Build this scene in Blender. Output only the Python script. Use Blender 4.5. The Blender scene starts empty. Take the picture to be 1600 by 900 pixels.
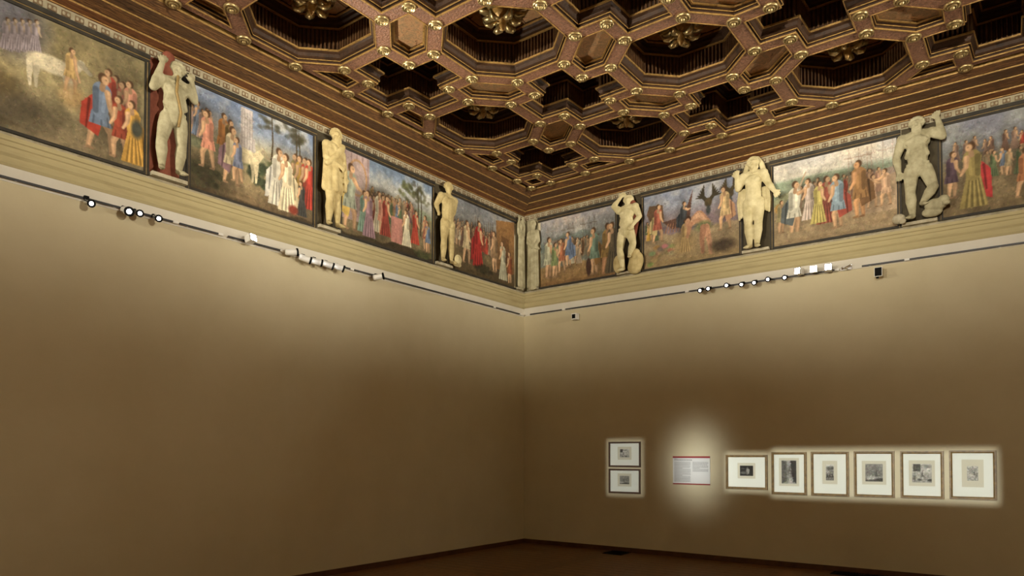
import bpy, bmesh, math, random
import numpy as np
from mathutils import Vector, Matrix
random.seed(7)
RNG = np.random.RandomState(11)
scene = bpy.context.scene
C = scene.collection

# ------------------------------------------------------------------ camera
CAM = Vector((7.848, -10.8156, 1.65))
YAW, PIT = -0.64939, 0.02353
FPX, PCX, PCY = 1110.64, 791.3, 683.4
cF = Vector((math.sin(YAW) * math.cos(PIT), math.cos(YAW) * math.cos(PIT), math.sin(PIT)))
cR = Vector((math.cos(YAW), -math.sin(YAW), 0))
cU = cR.cross(cF)
cd = bpy.data.cameras.new('camera')
cam = bpy.data.objects.new('camera', cd)
C.objects.link(cam)
cam.matrix_world = Matrix(((cR.x, cU.x, -cF.x, CAM.x), (cR.y, cU.y, -cF.y, CAM.y), (cR.z, cU.z, -cF.z, CAM.z), (0, 0, 0, 1)))
cd.sensor_width = 36.0
cd.lens = FPX / 1600 * 36
cd.shift_x = (800 - PCX) / 1600
cd.shift_y = (PCY - 450) / 1600
cd.clip_end = 200
scene.camera = cam


def project(p):
    d = Vector(p) - CAM
    z = d.dot(cF)
    if z < 0.3:
        return None
    return PCX + FPX * d.dot(cR) / z, PCY - FPX * d.dot(cU) / z


# ------------------------------------------------------------------ world, exposure
world = bpy.data.worlds.new('world')
scene.world = world
world.use_nodes = True
world.node_tree.nodes['Background'].inputs[0].default_value = (0.02, 0.018, 0.015, 1)
world.node_tree.nodes['Background'].inputs[1].default_value = 1.0
scene.view_settings.view_transform = 'Standard'
scene.view_settings.look = 'None'
scene.view_settings.gamma = 1.0
scene.view_settings.use_curve_mapping = False
scene.view_settings.exposure = 0.0

# lamp powers, in watts: [frieze floods left rail, right rail, added back floods, print projectors, text spot]
POW_LEFT, POW_RIGHT, POW_BACK, POW_PRINT, POW_TEXT, POW_WASH = 620, 300, 5400, 280, 290, 900
WARM = (1.0, 0.92, 0.75)
COOL = (0.97, 1.0, 0.95)


# ------------------------------------------------------------------ materials
def mat(name, col=(0.5, 0.5, 0.5), rough=0.7, metal=0.0, spec=0.4):
    m = bpy.data.materials.new(name)
    m.use_nodes = True
    b = m.node_tree.nodes['Principled BSDF']
    b.inputs['Base Color'].default_value = (*col, 1)
    b.inputs['Roughness'].default_value = rough
    b.inputs['Metallic'].default_value = metal
    b.inputs['Specular IOR Level'].default_value = spec
    return m, m.node_tree, b


def srgb(r, g, b):
    return tuple(((c / 255) / 12.92 if c / 255 <= 0.04045 else ((c / 255 + 0.055) / 1.055) ** 2.4) for c in (r, g, b))


def noise_mat(name, cols, scale=4.0, stretch=(1, 1, 1), rough=0.8, metal=0.0, detail=6, bump=0.0, bscale=None, spec=0.3, dist=0.0, pos=None):
    m, t, b = mat(name, cols[0], rough, metal, spec)
    tc = t.nodes.new('ShaderNodeTexCoord')
    geo = t.nodes.new('ShaderNodeNewGeometry')
    mp = t.nodes.new('ShaderNodeMapping')
    mp.inputs['Scale'].default_value = stretch
    t.links.new(geo.outputs['Position'], mp.inputs['Vector'])
    n = t.nodes.new('ShaderNodeTexNoise')
    n.inputs['Scale'].default_value = scale
    n.inputs['Detail'].default_value = detail
    n.inputs['Roughness'].default_value = 0.65
    n.inputs['Distortion'].default_value = dist
    t.links.new(mp.outputs[0], n.inputs['Vector'])
    r = t.nodes.new('ShaderNodeValToRGB')
    k = len(cols)
    lo, hi = pos or (0.3, 0.7)
    r.color_ramp.elements[0].position = lo
    r.color_ramp.elements[0].color = (*cols[0], 1)
    r.color_ramp.elements[1].position = hi
    r.color_ramp.elements[1].color = (*cols[-1], 1)
    for i in range(1, k - 1):
        e = r.color_ramp.elements.new(lo + (hi - lo) * i / (k - 1))
        e.color = (*cols[i], 1)
    t.links.new(n.outputs['Fac'], r.inputs[0])
    t.links.new(r.outputs[0], b.inputs['Base Color'])
    if bump:
        bp = t.nodes.new('ShaderNodeBump')
        bp.inputs['Strength'].default_value = bump
        bp.inputs['Distance'].default_value = 0.02
        n2 = t.nodes.new('ShaderNodeTexNoise')
        n2.inputs['Scale'].default_value = bscale or scale * 4
        n2.inputs['Detail'].default_value = 4
        t.links.new(mp.outputs[0], n2.inputs['Vector'])
        t.links.new(n2.outputs['Fac'], bp.inputs['Height'])
        t.links.new(bp.outputs[0], b.inputs['Normal'])
    return m


M = {}
M['plaster'] = noise_mat('wall_plaster', [srgb(206, 194, 161), srgb(214, 203, 172)], 1.2, rough=0.9, bump=0.05, bscale=60)
M['white_strip'] = noise_mat('pale_wall_strip', [srgb(214, 208, 194), srgb(224, 219, 207)], 2.0, rough=0.85)
M['stone'] = noise_mat('ledge_stone', [srgb(164, 150, 112), srgb(186, 173, 132), srgb(172, 158, 118)], 2.5, (0.5, 0.5, 3), 0.85, bump=0.06, bscale=20, detail=5, pos=(0.2, 0.8))
M['stone_worn'] = noise_mat('worn_plaster_lip', [srgb(150, 140, 115), srgb(200, 190, 165)], 9.0, rough=0.9, bump=0.5, bscale=30)
M['carved'] = noise_mat('carved_beam_wood', [srgb(80, 50, 36), srgb(142, 100, 76), srgb(104, 70, 52), srgb(160, 120, 82)], 30.0, rough=0.55, bump=1.0, bscale=42, spec=0.5, pos=(0.28, 0.75))


def dots(m, scale, col, size, amt):
    """small gilt studs scattered over a wood"""
    t = m.node_tree
    b = t.nodes['Principled BSDF']
    src = b.inputs['Base Color'].links[0].from_socket
    geo = t.nodes.new('ShaderNodeNewGeometry')
    v = t.nodes.new('ShaderNodeTexVoronoi')
    v.inputs['Scale'].default_value = scale
    v.inputs['Randomness'].default_value = 0.35
    t.links.new(geo.outputs['Position'], v.inputs['Vector'])
    mr = t.nodes.new('ShaderNodeMapRange')
    mr.inputs['From Min'].default_value = size
    mr.inputs['From Max'].default_value = size * 0.6
    mr.inputs['To Max'].default_value = amt
    t.links.new(v.outputs['Distance'], mr.inputs['Value'])
    mx = t.nodes.new('ShaderNodeMix')
    mx.data_type = 'RGBA'
    mx.inputs['B'].default_value = (*col, 1)
    t.links.new(mr.outputs[0], mx.inputs['Factor'])
    t.links.new(src, mx.inputs['A'])
    t.links.new(mx.outputs['Result'], b.inputs['Base Color'])


dots(M['carved'], 26, srgb(190, 150, 100), 0.22, 0.7)
M['wood_dark'] = noise_mat('coffer_wood', [srgb(32, 20, 11), srgb(62, 40, 22), srgb(42, 27, 16)], 8.0, rough=0.6, bump=0.4)
M['reed'] = noise_mat('reeded_wood', [srgb(62, 41, 24), srgb(112, 80, 50)], 9.0, rough=0.55, bump=0.3)
M['gilt'] = noise_mat('gilding', [srgb(116, 86, 44), srgb(184, 146, 84), srgb(150, 114, 62)], 14.0, rough=0.42, metal=0.4, spec=0.6, bump=0.25)
M['gilt_bright'] = noise_mat('bright_gilding', [srgb(120, 98, 58), srgb(214, 192, 138)], 26.0, rough=0.34, metal=0.75, spec=0.6)
M['panel_paint'] = noise_mat('painted_panel', [srgb(90, 64, 46), srgb(176, 134, 94), srgb(134, 112, 82), srgb(190, 146, 104)], 11.0, rough=0.6, bump=0.3, dist=1.2)
for sd, st in (('L', (5, 0.7, 5)), ('R', (0.7, 5, 5))):      # grain runs along each wall
    M['cornice_a' + sd] = noise_mat('cornice_board_reddish', [srgb(58, 34, 20), srgb(112, 72, 42), srgb(80, 48, 28)], 5.0, st, 0.6, bump=0.6, bscale=12, detail=8)
    M['cornice_b' + sd] = noise_mat('cornice_board_brown', [srgb(58, 40, 26), srgb(120, 84, 50), srgb(76, 52, 34), srgb(136, 100, 60)], 6.0, st, 0.6, bump=0.8, bscale=12, detail=8)
    M['cornice_c' + sd] = noise_mat('cornice_board_dark', [srgb(46, 32, 22), srgb(92, 66, 42), srgb(62, 44, 32)], 6.0, st, 0.6, bump=0.8, bscale=12, detail=8)
M['dark_frame'] = noise_mat('dark_painted_moulding', [srgb(36, 33, 28), srgb(62, 56, 46)], 6.0, rough=0.6)
M['line_gold'] = noise_mat('ochre_line', [srgb(120, 98, 58), srgb(160, 134, 84)], 12.0, rough=0.6)
M['egg_ground'] = noise_mat('egg_band_ground', [srgb(136, 127, 104), srgb(176, 166, 140)], 8.0, rough=0.8)
M['egg'] = noise_mat('egg_ornament', [srgb(92, 74, 56), srgb(134, 112, 84)], 10.0, rough=0.7)
M['ivory'] = noise_mat('ivory_stone', [srgb(178, 164, 120), srgb(220, 208, 166)], 7.0, rough=0.75, bump=0.2, bscale=30)
M['ochre_stone'] = noise_mat('ochre_stone', [srgb(160, 140, 92), srgb(206, 188, 138)], 7.0, rough=0.75, bump=0.2, bscale=30)
M['grey_stone'] = noise_mat('grey_green_stone', [srgb(138, 130, 100), srgb(188, 180, 148)], 7.0, rough=0.75, bump=0.2, bscale=30)
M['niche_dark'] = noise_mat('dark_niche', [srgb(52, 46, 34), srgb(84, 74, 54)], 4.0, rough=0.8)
M['niche_red'] = noise_mat('red_niche', [srgb(96, 48, 34), srgb(142, 82, 62)], 5.0, rough=0.8)
M['niche_stone'] = noise_mat('pale_niche', [srgb(128, 120, 94), srgb(160, 150, 120)], 4.0, rough=0.8)
M['black'] = mat('black_plastic', (0.006, 0.006, 0.006), 0.6, 0, 0.1)[0]
M['track'] = mat('dark_track_metal', (0.05, 0.05, 0.055), 0.4, 0.3)[0]
M['enamel'] = mat('white_enamel', srgb(232, 230, 224), 0.35, 0, 0.5)[0]
M['chrome'] = mat('chrome', (0.75, 0.75, 0.76), 0.18, 1.0)[0]
M['oak'] = noise_mat('gilded_frame_wood', [srgb(96, 74, 36), srgb(142, 112, 60)], 20.0, rough=0.45, spec=0.5)
M['dark_oak'] = noise_mat('dark_frame_wood', [srgb(62, 42, 26), srgb(92, 64, 40)], 20.0, rough=0.45, spec=0.5)
M['mount'] = mat('white_mount_board', srgb(226, 226, 214), 0.9)[0]
M['paper'] = mat('cream_print_paper', srgb(206, 200, 178), 0.9)[0]
M['sheet'] = mat('white_panel_sheet', srgb(222, 222, 220), 0.7)[0]
M['red'] = mat('red_band', srgb(150, 36, 38), 0.6)[0]
M['ink'] = mat('grey_ink', srgb(150, 150, 150), 0.8)[0]
M['ink_dark'] = mat('dark_ink', srgb(95, 95, 98), 0.8)[0]
M['sensor_shade'] = mat('shade_toned_plastic', srgb(206, 192, 160), 0.6)[0]  # tan shadow of the white sensor, put into its casing colour
M['floor'] = noise_mat('parquet_oak', [srgb(96, 62, 34), srgb(132, 90, 52), srgb(110, 72, 42)], 6.0, rough=0.35, bump=0.05, spec=0.5)
M['floor2'] = noise_mat('parquet_oak_dark', [srgb(84, 54, 30), srgb(116, 78, 46)], 7.0, rough=0.35, bump=0.05, spec=0.5)
M['base'] = noise_mat('baseboard_wood', [srgb(74, 46, 26), srgb(98, 64, 36)], 6.0, rough=0.5)


def vcol_mat(name, rough=0.8):
    m, t, b = mat(name, (0.5, 0.5, 0.5), rough, 0, 0.2)
    a = t.nodes.new('ShaderNodeAttribute')
    a.attribute_name = 'paint'
    t.links.new(a.outputs['Color'], b.inputs['Base Color'])
    return m


M['fresco'] = vcol_mat('painted_plaster')
M['print'] = vcol_mat('printed_ink')


def lens_mat(name, strength, col):
    m = bpy.data.materials.new(name)
    m.use_nodes = True
    t = m.node_tree
    t.nodes.remove(t.nodes['Principled BSDF'])
    e = t.nodes.new('ShaderNodeEmission')
    e.inputs[0].default_value = (*col, 1)
    e.inputs[1].default_value = strength
    t.links.new(e.outputs[0], t.nodes['Material Output'].inputs[0])
    return m


M['lens'] = lens_mat('lit_lamp_lens', 14, (1, 0.98, 0.94))
M['lens_hot'] = lens_mat('lit_flood_lens', 60, (1, 0.99, 0.97))


def glass_mat():
    m = bpy.data.materials.new('picture_glass')
    m.use_nodes = True
    t = m.node_tree
    t.nodes.remove(t.nodes['Principled BSDF'])
    g = t.nodes.new('ShaderNodeBsdfGlossy')
    g.inputs['Roughness'].default_value = 0.03
    tr = t.nodes.new('ShaderNodeBsdfTransparent')
    fr = t.nodes.new('ShaderNodeFresnel')
    fr.inputs[0].default_value = 1.45
    mx = t.nodes.new('ShaderNodeMixShader')
    t.links.new(fr.outputs[0], mx.inputs[0])
    t.links.new(tr.outputs[0], mx.inputs[1])
    t.links.new(g.outputs[0], mx.inputs[2])
    t.links.new(mx.outputs[0], t.nodes['Material Output'].inputs[0])
    return m


M['glass'] = glass_mat()


# ------------------------------------------------------------------ mesh helpers
class MB:
    def __init__(s):
        s.v = []
        s.f = []

    def add(s, vs, fs):
        o = len(s.v)
        s.v += [tuple(p) for p in vs]
        s.f += [tuple(i + o for i in q) for q in fs]
        return s

    def box(s, x0, x1, y0, y1, z0, z1):
        vs = [(x, y, z) for z in (z0, z1) for y in (y0, y1) for x in (x0, x1)]
        return s.add(vs, [(0, 1, 3, 2), (4, 6, 7, 5), (0, 4, 5, 1), (2, 3, 7, 6), (0, 2, 6, 4), (1, 5, 7, 3)])

    def prism(s, poly, z0, z1):
        n = len(poly)
        vs = [(p[0], p[1], z0) for p in poly] + [(p[0], p[1], z1) for p in poly]
        fs = [tuple(range(n)), tuple(range(2 * n - 1, n - 1, -1))] + [(i, (i + 1) % n, n + (i + 1) % n, n + i) for i in range(n)]
        return s.add(vs, fs)

    def lathe(s, prof, seg=16, org=(0, 0, 0), axis=None, caps=True):
        """prof: (r, z) pairs; axis: direction of +z"""
        ax = Vector(axis or (0, 0, 1)).normalized()
        q = Vector((0, 0, 1)).rotation_difference(ax)
        vs = []
        for r, z in prof:
            for k in range(seg):
                a = 2 * math.pi * k / seg
                vs.append(Vector(org) + q @ Vector((r * math.cos(a), r * math.sin(a), z)))
        n = len(prof)
        fs = [(i * seg + k, i * seg + (k + 1) % seg, (i + 1) * seg + (k + 1) % seg, (i + 1) * seg + k) for i in range(n - 1) for k in range(seg)]
        if caps:
            fs += [tuple(range(seg - 1, -1, -1)), tuple((n - 1) * seg + k for k in range(seg))]
        return s.add(vs, fs)

    def cap(s, p0, p1, r0, r1, seg=12):
        """tapered capsule"""
        p0, p1 = Vector(p0), Vector(p1)
        L = (p1 - p0).length
        pr = []
        for a in (-85, -60, -30, 0):
            t = math.radians(a)
            pr.append((r0 * math.cos(t), r0 * math.sin(t)))
        for a in (0, 30, 60, 85):
            t = math.radians(a)
            pr.append((r1 * math.cos(t), L + r1 * math.sin(t)))
        return s.lathe(pr, seg, p0, (p1 - p0) if L > 1e-5 else (0, 0, 1))

    def ell(s, c, r, seg=14):
        o = len(s.v)
        s.lathe([(math.cos(math.radians(a)), math.sin(math.radians(a))) for a in (-85, -60, -36, -12, 12, 36, 60, 85)], seg)
        for i in range(o, len(s.v)):
            p = s.v[i]
            s.v[i] = (c[0] + p[0] * r[0], c[1] + p[1] * r[1], c[2] + p[2] * r[2])
        return s

    def map(s, fn):
        s.v = [tuple(fn(*p)) for p in s.v]
        return s

    def mesh(s, name, smooth=False, m=None):
        me = bpy.data.meshes.new(name)
        me.from_pydata(s.v, [], s.f)
        bm = bmesh.new()
        bm.from_mesh(me)
        bmesh.ops.recalc_face_normals(bm, faces=bm.faces)
        bm.to_mesh(me)
        bm.free()
        if smooth:
            me.shade_smooth()
        if m:
            me.materials.append(m)
        return me

    def build(s, name, m, parent=None, smooth=False):
        return obj(name, s.mesh(name, smooth, m), parent)


def obj(name, me, parent=None, loc=None):
    o = bpy.data.objects.new(name, me)
    C.objects.link(o)
    if parent is not None:
        o.parent = parent
    if loc is not None:
        o.location = loc
    return o


def tag(o, label=None, cat=None, group=None, kind=None):
    for k, v in (('label', label), ('category', cat), ('group', group), ('kind', kind)):
        if v:
            o[k] = v
    return o


def thing(name, label, cat, loc, group=None):
    o = bpy.data.objects.new(name, None)
    o.empty_display_size = 0.1
    C.objects.link(o)
    o.location = loc
    return tag(o, label, cat, group)


def struct(o):
    o['kind'] = 'structure'
    return o


WL = 0.05          # plane of the left wall (x); the right wall is the plane y = 0


def wmap(side, org=(0, 0, 0)):
    """(h, out, z): h runs to the right as one faces the wall, out into the room"""
    if side == 'R':
        return lambda h, o, z: (h - org[0], -o - org[1], z - org[2])
    return lambda h, o, z: (WL + o - org[0], h - org[1], z - org[2])


def wpos(side, h, o, z):
    return Vector(wmap(side)(h, o, z))


# ------------------------------------------------------------------ room shell
W = 0.553                       # ceiling module, metres
ZC = 6.304                      # underside of the ceiling beams
PP = 3.8284
OB = 0.5172
OA = PP / 2 - OB
TT = 1.0
BO = 0.7466                     # pattern border from the room corner
NX, NY = 7, 9
STEP = PP / math.sqrt(2) * W
LX = STEP * NX + 2 * (PP / 2 / math.sqrt(2)) * W
LY = STEP * NY + 2 * (PP / 2 / math.sqrt(2)) * W
RX = LX + 2 * BO                # far walls
RY = -(LY + 2 * BO)
ZT = ZC + 0.64

struct(MB().box(WL - 0.2, WL, RY - 0.2, 0.2, -0.1, ZT).build('wall_left', M['plaster']))
struct(MB().box(WL - 0.2, RX + 0.2, 0, 0.2, -0.1, ZT).build('wall_right', M['plaster']))
struct(MB().box(RX, RX + 0.2, RY - 0.2, 0.2, -0.1, ZT).build('wall_far_side', M['plaster']))
struct(MB().box(WL - 0.2, RX + 0.2, RY - 0.2, RY, -0.1, ZT).build('wall_back', M['plaster']))
floor = struct(MB().box(WL - 0.2, RX + 0.2, RY - 0.2, 0.2, -0.12, -0.022).build('floor', M['floor2']))
ceiling = struct(MB().box(WL - 0.2, RX + 0.2, RY - 0.2, 0.2, ZT - 0.03, ZT + 0.1).build('ceiling', M['wood_dark']))

# parquet: single boards where the photograph shows the floor, one joined field elsewhere
pm = [MB().box(-0.298, 0.298, -0.048, 0.048, -0.022, 0).mesh('plank', False, M[k]) for k in ('floor', 'floor2')]
rest = MB()
cnt = 0
rows = int(-RY / 0.1) + 1
for r_ in range(rows):
    y = -0.05 - r_ * 0.1
    if y - 0.05 < RY:
        break
    x = WL + 0.3 - (0.3 if r_ % 2 else 0)
    while x - 0.3 < RX:
        x0, x1 = max(x - 0.298, WL), min(x + 0.298, RX)
        if x1 - x0 > 0.05:
            pj = project((x, y, 0))
            if pj and -30 < pj[0] < 1500 and pj[1] < 925 and cnt < 300 and x1 - x0 > 0.59:
                obj('plank', pm[(r_ * 3 + int(x * 7)) % 2], floor, (x, y, 0))
                cnt += 1
            else:
                rest.box(x0, x1, y - 0.048, y + 0.048, -0.022, -0.0005)
        x += 0.6
tag(rest.build('parquet_field', M['floor'], floor), kind='stuff')
struct(MB().box(WL, WL + 0.018, RY, 0, 0, 0.075).build('baseboard_left', M['base']))
struct(MB().box(WL, RX, -0.018, 0, 0, 0.075).build('baseboard_right', M['base']))


# ------------------------------------------------------------------ stone ledge, egg band, wooden cornice
def run_profile(name, side, prof, h0, h1, m, parent=None):
    """closed profile (out, z) run along a wall, mitred at the room corner (h = 0)"""
    b = MB()
    n = len(prof)
    vs = []
    for k, h in enumerate((h0, h1)):
        for o, z in prof:
            hh = h
            if side == 'R' and k == 0:
                hh = WL + o
            if side == 'L' and k == 1:
                hh = -o
            vs.append(wmap(side)(hh, o, z))
    fs = [(i, (i + 1) % n, n + (i + 1) % n, n + i) for i in range(n)] + [tuple(range(n)), tuple(range(2 * n - 1, n - 1, -1))]
    b.add(vs, fs)
    return b.build(name, m, parent)


HEND = {'R': (WL, RX), 'L': (RY, 0)}
n_trim = 0
for side, dz in (('L', -0.01), ('R', 0.0)):
    a, b_ = HEND[side]
    n_trim += 1
    led = struct(run_profile('trim_%d' % n_trim, side, [(0, 4.385 + dz), (0.015, 4.385 + dz), (0.03, 4.41 + dz), (0.03, 4.47 + dz), (0.05, 4.495 + dz), (0.05, 4.555 + dz), (0.062, 4.565 + dz), (0.07, 4.60 + dz), (0.085, 4.61 + dz), (0.085, 4.65 + dz), (0.0, 4.66 + dz)], a, b_, M['stone']))
    run_profile('worn_lip', side, [(0, 4.655 + dz), (0.07, 4.648 + dz), (0.05, 4.68 + dz), (0.02, 4.70 + dz), (0, 4.70 + dz)], a, b_, M['stone_worn'], led)
    run_profile('pale_strip', side, [(0, 4.235 + dz), (0.008, 4.235 + dz), (0.008, 4.386 + dz), (0, 4.386 + dz)], a, b_, M['white_strip'], led)
    # egg and dart band under the wooden cornice
    n_trim += 1
    eg = struct(run_profile('trim_%d' % n_trim, side, [(0, 6.03 + dz), (0.02, 6.03 + dz), (0.025, 6.05 + dz), (0.035, 6.11 + dz), (0.035, 6.12 + dz), (0, 6.12 + dz)], a, b_, M['egg_ground']))
    em = MB().box(-0.042, 0.042, -0.006, 0.006, -0.03, 0.026).mesh('egg_tablet', False, M['egg'])
    en = MB().ell((0, 0, 0), (0.017, 0.012, 0.021), 8).mesh('egg', True, M['egg_ground'])
    for k, h in enumerate(np.arange(0.14, 11.3, 0.125)):
        h = h if side == 'R' else -h
        o = obj('egg_tablet', em, eg, wpos(side, h, 0.030, 6.074 + dz))
        if side == 'L':
            o.rotation_euler.z = math.pi / 2
        for e_ in (-0.021, 0.021):
            obj('egg', en, o, (e_, 0, -0.002))
    # wooden cornice of boards and gilt fillets
    n_trim += 1
    k = 1.0 if side == 'R' else (BO - WL) / BO
    z0 = 6.12 + dz
    def P(*pts):
        return [(o * k, z) for o, z in pts]
    cor = struct(run_profile('trim_%d' % n_trim, side, P((0, z0), (0.05, z0), (0.06, z0 + 0.025), (0.06, ZT - 0.03), (0, ZT - 0.03)), a, b_, M['cornice_a' + side]))
    bands = [(0.06, 0.15, z0 + 0.012, z0 + 0.035, 'cornice_a'), (0.165, 0.34, z0 + 0.052, z0 + 0.085, 'cornice_b'), (0.36, 0.52, z0 + 0.098, z0 + 0.125, 'cornice_c'), (0.54, BO - 0.078, z0 + 0.14, ZC - 0.006, 'cornice_b')]
    for o0, o1, za, zb, mk in bands:
        # boards laid end to end
        L0, L1 = (a, b_)
        run_profile('board', side, P((o0, za), (o1, zb), (o1, zb + 0.05), (o0, zb + 0.05)), L0, L1, M[mk + side], cor)
    for o0, za in ((0.152, z0 + 0.038), (0.346, z0 + 0.086), (0.524, z0 + 0.128), (BO - 0.080, ZC - 0.012), (0.052, z0 + 0.004)):
        run_profile('gilt_fillet', side, P((o0, za), (o0 + 0.005, za), (o0 + 0.006, za + 0.05), (o0, za + 0.05)), a, b_, M['gilt'], cor)
for i, (x0, x1, y0, y1) in enumerate(((RX - BO, RX, RY, 0), (WL, RX, RY, RY + BO))):
    struct(MB().box(x0, x1, y0, y1, 6.2 + 0.01 * i, ZT - 0.03).build('trim_%d' % (n_trim + 1 + i), M['cornice_bR']))


# ------------------------------------------------------------------ coffered ceiling
def rot(p, q):
    """pattern coordinates (modules) -> room xy"""
    s2 = math.sqrt(2)
    dl = (2 * PP - OA - OB - q + p) / s2 * W
    dr = (3 * PP - OA - OB - p - q) / s2 * W
    return (BO + dl, -(BO + dr))


def clip(poly, ax, lim, keep_less):
    out = []
    n = len(poly)
    ins = lambda p: (p[ax] <= lim + 1e-6) if keep_less else (p[ax] >= lim - 1e-6)
    for i in range(n):
        a, b = poly[i], poly[(i + 1) % n]
        if ins(a):
            out.append(a)
        if ins(a) != ins(b):
            t = (lim - a[ax]) / (b[ax] - a[ax])
            out.append((a[0] + t * (b[0] - a[0]), a[1] + t * (b[1] - a[1])))
    res = []
    for p in out:
        if not res or math.dist(p, res[-1]) > 1e-3:
            res.append(p)
    if len(res) > 1 and math.dist(res[0], res[-1]) < 1e-3:
        res.pop()
    return res


def area(poly):
    return 0.5 * sum(poly[i][0] * poly[(i + 1) % len(poly)][1] - poly[(i + 1) % len(poly)][0] * poly[i][1] for i in range(len(poly)))


def inset(poly, d):
    """poly counter-clockwise, offset inward by d"""
    n = len(poly)
    out = []
    for i in range(n):
        p0, p1, p2 = Vector(poly[i - 1]), Vector(poly[i]), Vector(poly[(i + 1) % n])
        e1, e2 = (p1 - p0).normalized(), (p2 - p1).normalized()
        n1, n2 = Vector((-e1.y, e1.x)), Vector((-e2.y, e2.x))
        den = 1 + n1.dot(n2)
        m = (n1 + n2) / max(den, 0.2)
        q = p1 + m * d
        out.append((q.x, q.y))
    return out


cells = []
H = PP / 2
for m_ in range(-16, 17):
    for n_ in range(-16, 17):
        c0 = (m_ * PP, n_ * PP)
        octo = [(OA, -OB), (OA, OB), (OB, OA), (-OB, OA), (-OA, OB), (-OA, -OB), (-OB, -OA), (OB, -OA)]
        hx = [(H - (H - OA), -OB), (H, -TT), (PP - OA, -OB), (PP - OA, OB), (H, TT), (OA, OB)]
        hy = [(-OB, OA), (-TT, H), (-OB, PP - OA), (OB, PP - OA), (TT, H), (OB, OA)]
        cr = [(OB, OA), (OA, OB), (H, TT), (PP - OA, OB), (PP - OB, OA), (PP - TT, H), (PP - OB, PP - OA), (PP - OA, PP - OB), (H, PP - TT), (OA, PP - OB), (OB, PP - OA), (TT, H)]
        for kind, pl in (('octagon', octo), ('hexagon', hx), ('hexagon', hy), ('cross', cr)):
            pts = [rot(c0[0] + x, c0[1] + y) for x, y in pl]
            full = pts
            for ax, lim, less in ((0, BO, False), (0, BO + LX, True), (1, -BO, True), (1, -BO - LY, False)):
                if len(pts) > 2:
                    pts = clip(pts, ax, lim, less)
            if len(pts) < 3 or abs(area(pts)) < 0.02:
                continue
            if area(pts) < 0:
                pts = pts[::-1]
            clipped = len(pts) != len(full) or abs(abs(area(full)) - area(pts)) > 0.01
            cells.append((kind, pts, clipped))


def in_view(x, y, z=ZC, mx=260, my=200):
    pj = project((x, y, z))
    return pj is not None and -mx < pj[0] < 1600 + mx and -my < pj[1] < 900


HB = 0.148 * W                  # half the beam width
edges = {}
verts = {}
plain = MB()
cache = {}


def ring(b, poly, prof):
    """open profile of (inset, height) swept round a polygon"""
    n = len(poly)
    rows = []
    for d, h in prof:
        rows.append([(x, y, h) for x, y in inset(poly, d)])
    vs = [p for r in rows for p in r]
    fs = [(i * n + k, i * n + (k + 1) % n, (i + 1) * n + (k + 1) % n, (i + 1) * n + k) for i in range(len(rows) - 1) for k in range(n)]
    return b.add(vs, fs)


def closed_ring(b, poly, d0, d1, h0, h1):
    return ring(b, poly, [(d0, h0), (d1, h0), (d1, h1), (d0, h1), (d0, h0)])


def pendant_meshes():
    b = MB().lathe([(0.10, 0.0), (0.11, -0.03), (0.06, -0.06), (0.075, -0.10), (0.09, -0.13), (0.06, -0.18), (0.025, -0.20), (0.03, -0.23), (0.012, -0.27), (0.002, -0.28)], 14)
    core = b.mesh('pendant', True, M['gilt'])
    lf = MB()
    for ringk, (rr, n, z, s) in enumerate(((0.08, 8, -0.05, 1.0), (0.07, 6, -0.13, 0.7))):
        for k in range(n):
            a = 2 * math.pi * (k + 0.5 * ringk) / n
            d = Vector((math.cos(a), math.sin(a), 0))
            t = Vector((-d.y, d.x, 0))
            P_ = []
            for u, w_, dz_ in ((0, 0.03, 0), (0.05, 0.045, -0.03), (0.10, 0.035, -0.02), (0.125, 0.015, 0.02)):
                cpt = d * (rr * 0.6 + u * s) + Vector((0, 0, z + dz_ * s))
                for tt, zz in ((-w_ * s, 0), (0, -0.012), (w_ * s, 0), (0, 0.012)):
                    P_.append(cpt + t * tt + Vector((0, 0, zz)))
            fs = [(i * 4 + j, i * 4 + (j + 1) % 4, i * 4 + 4 + (j + 1) % 4, i * 4 + 4 + j) for i in range(3) for j in range(4)] + [(0, 1, 2, 3), (12, 13, 14, 15)]
            lf.add(P_, fs)
    return core, lf.mesh('acanthus', True, M['gilt_bright'])


PEND = pendant_meshes()


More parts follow.
